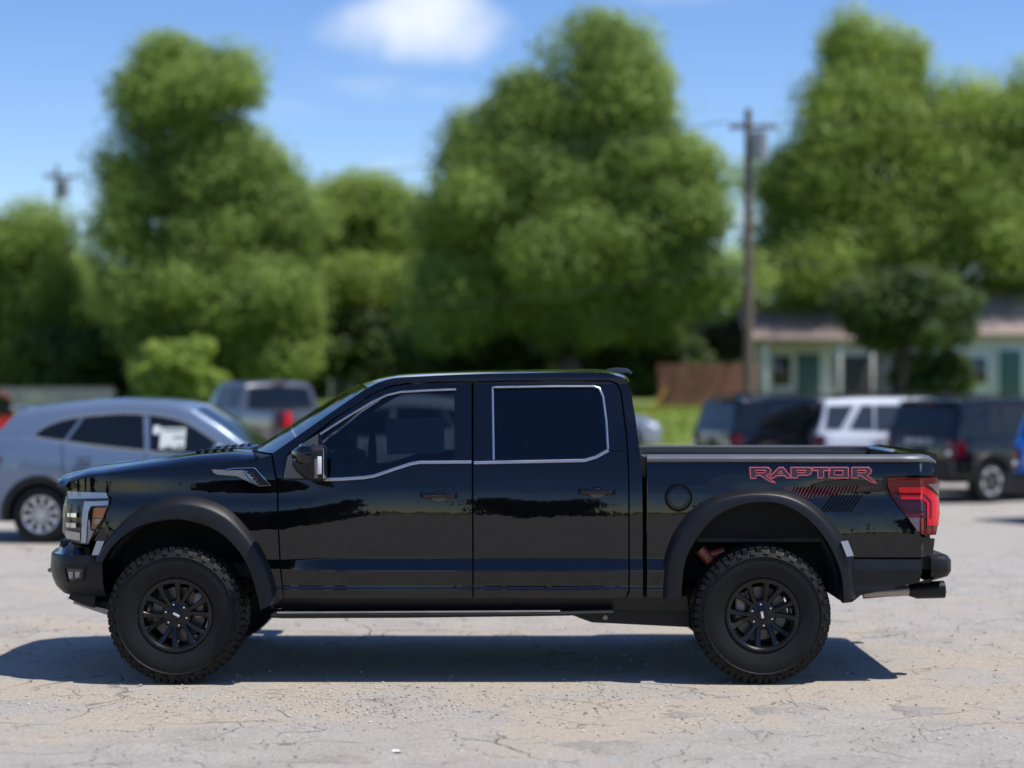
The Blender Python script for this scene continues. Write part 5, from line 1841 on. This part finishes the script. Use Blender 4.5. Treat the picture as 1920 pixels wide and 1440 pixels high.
house(1420, 1625, 47, 'pale green weatherboard cottage with pinkish-brown roof and porch posts', M_SIDING, M_ROOF, eave=2.75, ridge=4.3, depth=7.5, doors=[(1515, 0.95, 0.1, 2.2, M_DOORG), (1598, 1.5, 0.2, 2.1, M_SHADE)], windows=[(1465, 0.75, 0.9, 2.1)], porch=(1425, 1560, 1.8))
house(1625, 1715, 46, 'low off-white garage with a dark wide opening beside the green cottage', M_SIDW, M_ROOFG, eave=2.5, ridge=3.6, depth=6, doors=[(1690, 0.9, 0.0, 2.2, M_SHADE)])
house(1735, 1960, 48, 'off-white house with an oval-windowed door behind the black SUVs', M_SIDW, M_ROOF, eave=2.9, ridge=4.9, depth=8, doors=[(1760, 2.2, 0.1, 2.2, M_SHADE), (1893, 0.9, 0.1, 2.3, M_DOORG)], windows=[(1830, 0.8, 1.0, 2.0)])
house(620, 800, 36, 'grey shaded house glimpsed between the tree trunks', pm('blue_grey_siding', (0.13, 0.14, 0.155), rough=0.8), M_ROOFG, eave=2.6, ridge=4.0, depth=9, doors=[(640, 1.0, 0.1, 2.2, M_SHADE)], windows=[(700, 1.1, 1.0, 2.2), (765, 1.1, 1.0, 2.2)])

# brown board fence
D = FPX / 50
xa, xb = (1236 - 960) / 50, (1418 - 960) / 50
root = empty('board_fence', ((xa + xb) / 2, D, gz(0, D)), label='reddish-brown wooden board fence beside the green cottage', cat='fence')
M_FENCE = pm('red_brown_board', (0.26, 0.105, 0.06), rough=0.85, var=0.3, scale=6)
w = xb - xa
nb = int(w / 0.145)
proto = B().prism([(-0.067, 0.05), (0.067, 0.05), (0.067, 1.60), (0.05, 1.64), (-0.05, 1.64), (-0.067, 1.60)], -0.012, 0.012).done('board', M_FENCE, root, None)
for i in range(nb):
    c = proto if i == 0 else proto.copy()
    if i:
        COL.objects.link(c)
    c.location = (-w / 2 + (i + 0.5) * w / nb, random.uniform(-0.004, 0.004), random.uniform(-0.02, 0.02))
for z in (0.35, 1.3):
    B().box((0, 0.045, z), (w, 0.05, 0.09), 0.005).done('fence_rail', M_FENCE, root)
for i in range(4):
    B().box((-w / 2 + i * w / 3, 0.11, 0.8), (0.09, 0.09, 1.7), 0.005).done('fence_post', M_FENCE, root)
# pale fence on the left
D = FPX / 52
M_PICK = pm('weathered_grey_fence', (0.25, 0.26, 0.26), rough=0.8, var=0.2)
root = empty('picket_fence', ((70 - 960) / 52, D, gz(0, D)), label='pale grey picket fence under the far left trees', cat='fence')
proto = B().prism([(-0.04, 0.08), (0.04, 0.08), (0.04, 0.74), (0, 0.80), (-0.04, 0.74)], -0.01, 0.01).done('picket', M_PICK, root, None)
for i in range(44):
    c = proto if i == 0 else proto.copy()
    if i:
        COL.objects.link(c)
    c.location = (-2.7 + i * 0.125, 0, 0)
for z in (0.25, 0.62):
    B().box((0, 0.04, z), (5.6, 0.05, 0.08), 0.005).done('fence_rail', M_PICK, root)

# ------------------------------------------------------------------ trees
L_GREEN = leaf_mat('leaf_green', (0.105, 0.165, 0.045), (0.27, 0.36, 0.085))
L_BRIGHT = leaf_mat('leaf_bright', (0.125, 0.185, 0.045), (0.31, 0.40, 0.085))
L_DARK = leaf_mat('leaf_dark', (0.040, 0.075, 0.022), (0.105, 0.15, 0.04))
L_BACK = leaf_mat('leaf_far', (0.040, 0.066, 0.030), (0.085, 0.12, 0.05))
L_PALE = leaf_mat('leaf_pale', (0.10, 0.13, 0.08), (0.30, 0.27, 0.28))
M_BARK = pm('bark', (0.075, 0.055, 0.040), rough=0.95, var=0.35, scale=5, bump=0.6, bscale=14)


def leaves_mesh(name, cents, rads, n, size, mat, seed, clump=0.55):
    """Leaf-sized quads in clumps through a set of lobes."""
    r = np.random.default_rng(seed)
    cents = np.array(cents, float)
    rads = np.array(rads, float)
    vol = np.prod(rads, axis=1) ** 0.75
    pk = vol / vol.sum()
    # second level: puffs over each lobe, leaves on the puffs, facing outward and up
    pc, pr = [], []
    for c, q in zip(cents, rads):
        m_ = int(np.clip(9 * np.prod(q) ** (2 / 3) / clump, 9, 60))
        d = r.normal(size=(m_, 3))
        d /= np.linalg.norm(d, axis=1)[:, None]
        f = 0.45 + 0.62 * r.random(m_) ** 0.7
        pc.append(c + d * q * f[:, None])
        pr.append(clump * (0.45 + 1.25 * r.random(m_) ** 1.7))
    pc, pr = np.concatenate(pc), np.concatenate(pr)
    w_ = pr ** 2
    li = r.choice(len(pc), n, p=w_ / w_.sum())
    d = r.normal(size=(n, 3))
    d /= np.linalg.norm(d, axis=1)[:, None]
    fr_ = (0.50 + 0.66 * r.random(n) ** 0.8) * np.where(r.random(n) < 0.10, 1.0 + 0.5 * r.random(n), 1.0)
    P_ = pc[li] + d * (pr[li] * fr_)[:, None] * np.array([1.15, 1.15, 0.8]) + r.normal(size=(n, 3)) * 0.06
    N_ = n
    nn_ = d * 0.9 + np.array([0.0, 0.0, 0.45]) + r.normal(size=(n, 3)) * 0.32
    nn_ /= np.linalg.norm(nn_, axis=1)[:, None]
    a = r.normal(size=(n, 3))
    a -= (a * nn_).sum(1)[:, None] * nn_
    a /= np.linalg.norm(a, axis=1)[:, None]
    q = np.cross(nn_, a)
    sz = size * (0.6 + 0.8 * r.random(N_))[:, None]
    V = np.stack([P_ - a * sz * 0.7, P_ + q * sz * 0.42, P_ + a * sz * 0.7, P_ - q * sz * 0.42], 1).reshape(-1, 3)
    me = bpy.data.meshes.new(name)
    me.vertices.add(len(V))
    me.vertices.foreach_set('co', V.astype(np.float32).ravel())
    me.loops.add(N_ * 4)
    me.loops.foreach_set('vertex_index', np.arange(N_ * 4, dtype=np.int32))
    me.polygons.add(N_)
    me.polygons.foreach_set('loop_start', np.arange(0, N_ * 4, 4, dtype=np.int32))
    me.polygons.foreach_set('loop_total', np.full(N_, 4, dtype=np.int32))
    me.update()
    me.validate()
    me.materials.append(mat)
    return me


def tree(name, lobes, s, n, size, mat, label, seed, trunk_px=None, trunk_r=0.35, group=None, cat='tree', clump=1.0):
    D = FPX / s
    rr = random.Random(seed)
    tx = trunk_px if trunk_px is not None else sum(l[0] for l in lobes) / len(lobes)
    bx = (tx - 960) / s
    zb = gz(bx, D)
    root = empty(name, (bx, D, zb), label=label, cat=cat, group=group)
    cents, rads = [], []
    for lx, ly, rx, ry in lobes:
        if trunk_r >= 0.3:      # the puffs reach past the lobe they sit on
            rx, ry = max(24, rx - 20), max(22, ry - 18)
        cents.append(((lx - 960) / s - bx, rr.uniform(-0.5, 0.5) * rx / s * 1.3, CAMH + (HORI - ly) / s - zb))
        rads.append((rx / s, 0.5 * (rx + ry) / s * 1.1, ry / s))
    me = leaves_mesh('crown', cents, rads, n, size, mat, seed, clump)
    link(bpy.data.objects.new('crown', me), root)
    # trunk with limbs to the lobes
    b = B()
    zt_ = max(c[2] for c in cents)
    zf = min(c[2] for c in cents)
    fork = max(1.2, min(zf * 0.8, zt_ * 0.35))
    b.path([(0, 0, -0.15), (rr.uniform(-.1, .1), 0, fork * 0.5), (rr.uniform(-.2, .2), 0, fork), (0.1, 0, zt_ * 0.62), (0.0, 0.1, zt_ * 0.88)], [trunk_r * 1.25, trunk_r, trunk_r * 0.85, trunk_r * 0.45, trunk_r * 0.12], 10)
    for c in cents:
        st = Vector((0, 0, fork * rr.uniform(0.85, 1.3)))
        if c[2] < st.z + 0.3:
            st.z = max(0.5, c[2] * 0.6)
        e = Vector(c)
        m_ = st.lerp(e, 0.5) + Vector((rr.uniform(-.3, .3), rr.uniform(-.3, .3), 0.35))
        b.path([st, m_, e], [trunk_r * 0.42, trunk_r * 0.26, trunk_r * 0.06], 6)
    b.done('trunk', M_BARK, root, 50, weld=False)
    return root


t1 = tree('broadleaf_tree', [(40, 460, 100, 70), (100, 560, 90, 90), (10, 570, 110, 90), (-70, 500, 90, 90), (90, 640, 80, 60), (-30, 650, 90, 60)], 44, 77571, 0.14, L_GREEN, 'low rounded tree behind the red SUV', 1)
t2 = tree('broadleaf_tree', [(325, 115, 75, 60), (290, 190, 80, 70), (430, 155, 60, 60), (360, 220, 100, 80), (270, 310, 80, 80), (400, 320, 130, 90), (500, 350, 70, 80), (270, 420, 80, 80), (380, 440, 130, 90), (510, 460, 90, 90), (290, 550, 90, 80), (430, 560, 120, 80), (530, 570, 70, 70), (330, 640, 90, 60), (480, 650, 90, 60)], 47, 184977, 0.14, L_GREEN, 'tall narrow-topped tree rising behind the blue-grey crossover', 2, 390, 0.45)
t3 = tree('broadleaf_tree', [(640, 405, 75, 60), (735, 410, 80, 60), (690, 375, 60, 45), (620, 490, 80, 80), (760, 490, 80, 80), (690, 560, 120, 70)], 42, 89505, 0.14, L_BRIGHT, 'lower yellow-green tree filling the gap between two taller trees', 3, 690, 0.3)
t4 = tree('broadleaf_tree', [(1130, 95, 75, 65), (850, 400, 70, 70), (850, 560, 70, 60), (1330, 520, 70, 60), (1170, 170, 90, 75), (1010, 195, 90, 60), (930, 240, 80, 60), (1240, 235, 80, 80), (1070, 280, 140, 80), (890, 300, 60, 60), (1290, 320, 60, 80), (1150, 350, 140, 90), (960, 380, 120, 80), (1290, 420, 70, 80), (1080, 460, 160, 90), (900, 470, 70, 70), (1220, 510, 110, 80), (960, 560, 110, 70), (1120, 580, 130, 60)], 49, 232713, 0.14, L_GREEN, 'broad spreading tree directly behind the cab of the black pickup', 4, 1070, 0.5)
t5 = tree('broadleaf_tree', [(1610, 70, 70, 75), (1490, 330, 70, 60), (1465, 470, 60, 70), (1500, 560, 70, 55), (1850, 620, 110, 60), (1950, 590, 100, 80), (1960, 200, 90, 80), (1590, 180, 70, 70), (1690, 130, 80, 70), (1650, 220, 110, 80), (1780, 220, 90, 70), (1560, 310, 90, 80), (1720, 330, 130, 90), (1870, 280, 100, 100), (1490, 400, 70, 80), (1620, 430, 130, 80), (1800, 440, 130, 90), (1930, 440, 110, 130), (1530, 500, 100, 70), (1680, 530, 120, 60), (1850, 560, 110, 60), (2010, 330, 100, 120)], 45, 238680, 0.14, L_BRIGHT, 'large bright green tree overhanging the off-white houses', 5, 1690, 0.5)
tree('broadleaf_tree', [(1665, 600, 50, 40), (1725, 615, 45, 35), (1615, 575, 50, 35), (1700, 560, 60, 40), (1790, 590, 45, 35)], 53, 16000, 0.18, L_DARK, 'small dark tree standing in front of the garage and the green cottage', 15, 1690, 0.2, clump=0.6)
tree('broadleaf_tree', [(150, 520, 40, 40), (175, 590, 50, 50), (130, 610, 50, 50), (200, 650, 50, 40)], 40, 12000, 0.18, L_DARK, 'dark slender tree in the gap beside the thin distant pole', 16, 165, 0.15, clump=0.7)
tree('shrub', [(330, 690, 70, 45), (300, 720, 50, 35), (370, 720, 40, 35)], 50, 7000, 0.22, L_BRIGHT, 'yellow-green shrub just above the roof of the blue-grey crossover', 11, 330, 0.08, cat='shrub', clump=0.35)
tree('shrub', [(500, 620, 70, 55), (440, 640, 60, 50), (540, 660, 50, 50)], 46, 9000, 0.24, L_BRIGHT, 'bright rounded shrub beside the dark grey pickup', 12, 490, 0.1, cat='shrub', clump=0.4)
tree('shrub', [(1290, 600, 55, 45), (1340, 630, 50, 45), (1260, 660, 45, 50)], 44, 9000, 0.22, L_PALE, 'pale flowering shrub behind the brown board fence', 13, 1300, 0.1, cat='shrub', clump=0.35)
tree('shrub', [(1700, 700, 28, 30), (1790, 690, 32, 38), (1735, 720, 28, 30)], 52, 4500, 0.18, L_DARK, 'small dark shrub against the off-white house wall', 14, 1745, 0.06, cat='shrub', clump=0.3)
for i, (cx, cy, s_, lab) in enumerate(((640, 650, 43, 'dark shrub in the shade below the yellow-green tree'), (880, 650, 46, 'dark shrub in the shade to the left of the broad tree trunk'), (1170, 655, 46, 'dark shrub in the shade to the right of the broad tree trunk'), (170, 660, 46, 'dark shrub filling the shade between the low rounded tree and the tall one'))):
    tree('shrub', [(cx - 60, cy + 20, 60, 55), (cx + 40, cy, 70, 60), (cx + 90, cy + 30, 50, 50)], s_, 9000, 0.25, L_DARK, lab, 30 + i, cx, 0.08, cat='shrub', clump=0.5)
# far wood closing the view
cents, rads = [], []
rr = random.Random(3)
for i in range(90):
    x = -60 + i * 1.35
    h = rr.uniform(2.2, 5.2)
    cents.append((x, 104 + rr.uniform(-4, 8), h))
    rads.append((3.2, 3.0, h * 0.8))
me = leaves_mesh('far_wood', cents, rads, 90000, 0.42, L_BACK, 21, 1.0)
link(bpy.data.objects.new('far_wood', me), label='dark far wood closing the view behind the houses', cat='wood', kind='stuff')
t6 = tree('broadleaf_tree', [(640, 405, 75, 60), (735, 410, 80, 60), (690, 375, 60, 45), (620, 490, 80, 80), (760, 490, 80, 80), (690, 560, 120, 70), (640, 640, 90, 60), (750, 640, 90, 60), (600, 690, 80, 50), (690, 690, 90, 50), (780, 690, 80, 50), (590, 735, 95, 50), (690, 738, 95, 50), (790, 735, 95, 50)], 42, 38000, 0.34, leaf_mat('leaf_reflected_dark', (0.012, 0.020, 0.009), (0.03, 0.042, 0.018)), 'dark tree added out of view for the black doors to mirror', 41, 690, 0.3, group='added trees out of view')  # leaf colour darkened to keep the mirrored band near black
# added trees out of view, giving the black paint a dark band to mirror
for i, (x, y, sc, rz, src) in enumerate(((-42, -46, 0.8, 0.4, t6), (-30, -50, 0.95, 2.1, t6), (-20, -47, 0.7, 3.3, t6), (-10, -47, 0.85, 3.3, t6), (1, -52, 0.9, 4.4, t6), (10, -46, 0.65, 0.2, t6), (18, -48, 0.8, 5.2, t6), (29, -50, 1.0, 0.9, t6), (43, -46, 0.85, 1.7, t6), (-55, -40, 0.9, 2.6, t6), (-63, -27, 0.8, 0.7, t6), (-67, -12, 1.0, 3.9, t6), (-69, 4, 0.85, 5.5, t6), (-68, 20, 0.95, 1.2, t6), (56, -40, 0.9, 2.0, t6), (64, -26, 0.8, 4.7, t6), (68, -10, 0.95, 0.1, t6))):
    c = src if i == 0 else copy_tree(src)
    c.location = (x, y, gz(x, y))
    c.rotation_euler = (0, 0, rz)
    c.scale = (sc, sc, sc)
    c['label'] = 'dark tree added out of view for the black doors to mirror'
    c['group'] = 'added trees out of view'

# ------------------------------------------------------------------ loose things on the ground
b = bmesh.new()
rr = np.random.default_rng(5)
base = bmesh.new()
bmesh.ops.create_icosphere(base, subdivisions=1, radius=1.0)
bv = np.array([v.co[:] for v in base.verts])
bf = np.array([[v.index for v in f.verts] for f in base.faces])
base.free()
N = 5200
yy = 8.0 + 12.0 * rr.random(N) ** 1.3
xx = (rr.random(N) - 0.5) * 0.62 * yy * 1.05
k_ = rr.random(N) < 0.35
xx[k_] = rr.normal(-0.9, 1.1, k_.sum())
yy[k_] = rr.normal(10.75, 0.35, k_.sum())
sz = 0.0035 + 0.008 * rr.random(N) ** 3
V = (bv[None] * sz[:, None, None] * (0.6 + 0.8 * rr.random((N, 1, 3)))) * np.array([1, 1, 0.7])
V = V + np.stack([xx, yy, np.array([gz(a, c) for a, c in zip(xx, yy)]) + sz * 0.25], 1)[:, None, :]
Fc = (bf[None] + (np.arange(N) * len(bv))[:, None, None]).reshape(-1, 3)
me = bpy.data.meshes.new('gravel')
me.from_pydata(V.reshape(-1, 3).tolist(), [], Fc.tolist())
gm_ = bpy.data.materials.new('loose_stone')
gm_.use_nodes = True
nn, ll = gm_.node_tree.nodes, gm_.node_tree.links
ge = nn.new('ShaderNodeNewGeometry')
rp = nn.new('ShaderNodeValToRGB')
rp.color_ramp.elements[0].color = (0.20, 0.18, 0.155, 1)
rp.color_ramp.elements[1].color = (0.55, 0.49, 0.42, 1)
ll.new(ge.outputs['Random Per Island'], rp.inputs[0])
ll.new(rp.outputs[0], nn['Principled BSDF'].inputs['Base Color'])
nn['Principled BSDF'].inputs['Roughness'].default_value = 0.9
me.materials.append(gm_)
link(bpy.data.objects.new('gravel', me), label='loose gravel scattered over the worn lot', cat='gravel', kind='stuff')
b.free()

# grass blades on the bank behind the lot
N = 26000
gx_ = (rr.random(N) - 0.5) * 50
gy_ = 48.4 + rr.random(N) * 17
hh = 0.10 + 0.14 * rr.random(N)
an = rr.random(N) * 6.283
zz = np.array([gz(a, c) for a, c in zip(gx_, gy_)]) - 0.02
P0 = np.stack([gx_, gy_, zz], 1)
dv = np.stack([np.cos(an), np.sin(an), np.zeros(N)], 1) * 0.03
tip = P0 + np.stack([rr.normal(0, 0.04, N), rr.normal(0, 0.04, N), hh], 1)
V = np.stack([P0 - dv, P0 + dv, tip], 1).reshape(-1, 3)
me = bpy.data.meshes.new('lawn_grass')
me.from_pydata(V.tolist(), [], np.arange(3 * N).reshape(-1, 3).tolist())
me.materials.append(leaf_mat('grass_blade', (0.13, 0.19, 0.03), (0.30, 0.36, 0.06)))
link(bpy.data.objects.new('lawn_grass', me), label='bright mown grass on the bank behind the lot', cat='grass', kind='stuff')

# worn-out patches in the lot surface, each a thin irregular sheet of exposed base course
M_PATCH = pm('exposed_base_course', (0.255, 0.232, 0.20), rough=0.95, var=0.5, scale=30, bump=0.8, bscale=60)
for px, py, wpx, hpx, sd in ((1722, 1333, 100, 20, 1), (1130, 1400, 150, 24, 2), (1450, 1333, 100, 14, 3), (1290, 1341, 90, 10, 4), (640, 1425, 120, 16, 5)):
    Y = CAMH * FPX / (py - HORI)
    X = (px - 960) * Y / FPX
    a_ = wpx / 2 * Y / FPX
    b_ = hpx / 2 * Y * Y / (FPX * CAMH)
    r_ = random.Random(sd)
    bb = B()
    ring0, n_ = [], 40
    ph = [r_.uniform(0, 6.28) for _ in range(4)]
    for i in range(n_):
        t = 2 * math.pi * i / n_
        k = 1 + 0.22 * math.sin(3 * t + ph[0]) + 0.14 * math.sin(7 * t + ph[1]) + 0.10 * math.sin(13 * t + ph[2]) + r_.uniform(-0.08, 0.08)
        ring0.append((a_ * k * math.cos(t), b_ * k * math.sin(t)))
    c0 = bb.bm.verts.new((0, 0, 0.004))
    o0 = [bb.bm.verts.new((u * 0.92, v * 0.92, 0.004)) for u, v in ring0]
    o1 = [bb.bm.verts.new((u, v, -0.002)) for u, v in ring0]
    for i in range(n_):
        j = (i + 1) % n_
        bb.bm.faces.new((c0, o0[i], o0[j]))
        bb.bm.faces.new((o0[i], o1[i], o1[j], o0[j]))
    po = bb.done('worn_patch', M_PATCH, None, 40, kind='structure')
    po.location = (X, Y, 0)
for px, py, lab, sd in ((745, 1411, 'small white paper scrap lying on the open foreground lot', 1), (1170, 1231, 'small white scrap lying in the shadow under the black pickup', 2)):
    Y = CAMH * FPX / (py - HORI)
    bb = B()
    r_ = random.Random(sd)
    rows = [[(-0.03 + 0.02 * i, -0.018 + 0.018 * j, 0.003 + r_.uniform(0.0, 0.010)) for j in range(3)] for i in range(4)]
    bb.loft(rows)
    so = bb.done('paper_scrap', M_WHITEP, None, 60, label=lab, cat='litter')
    so.location = ((px - 960) * Y / FPX, Y, 0.001)
    so.rotation_euler = (0, 0, r_.uniform(0, 3))
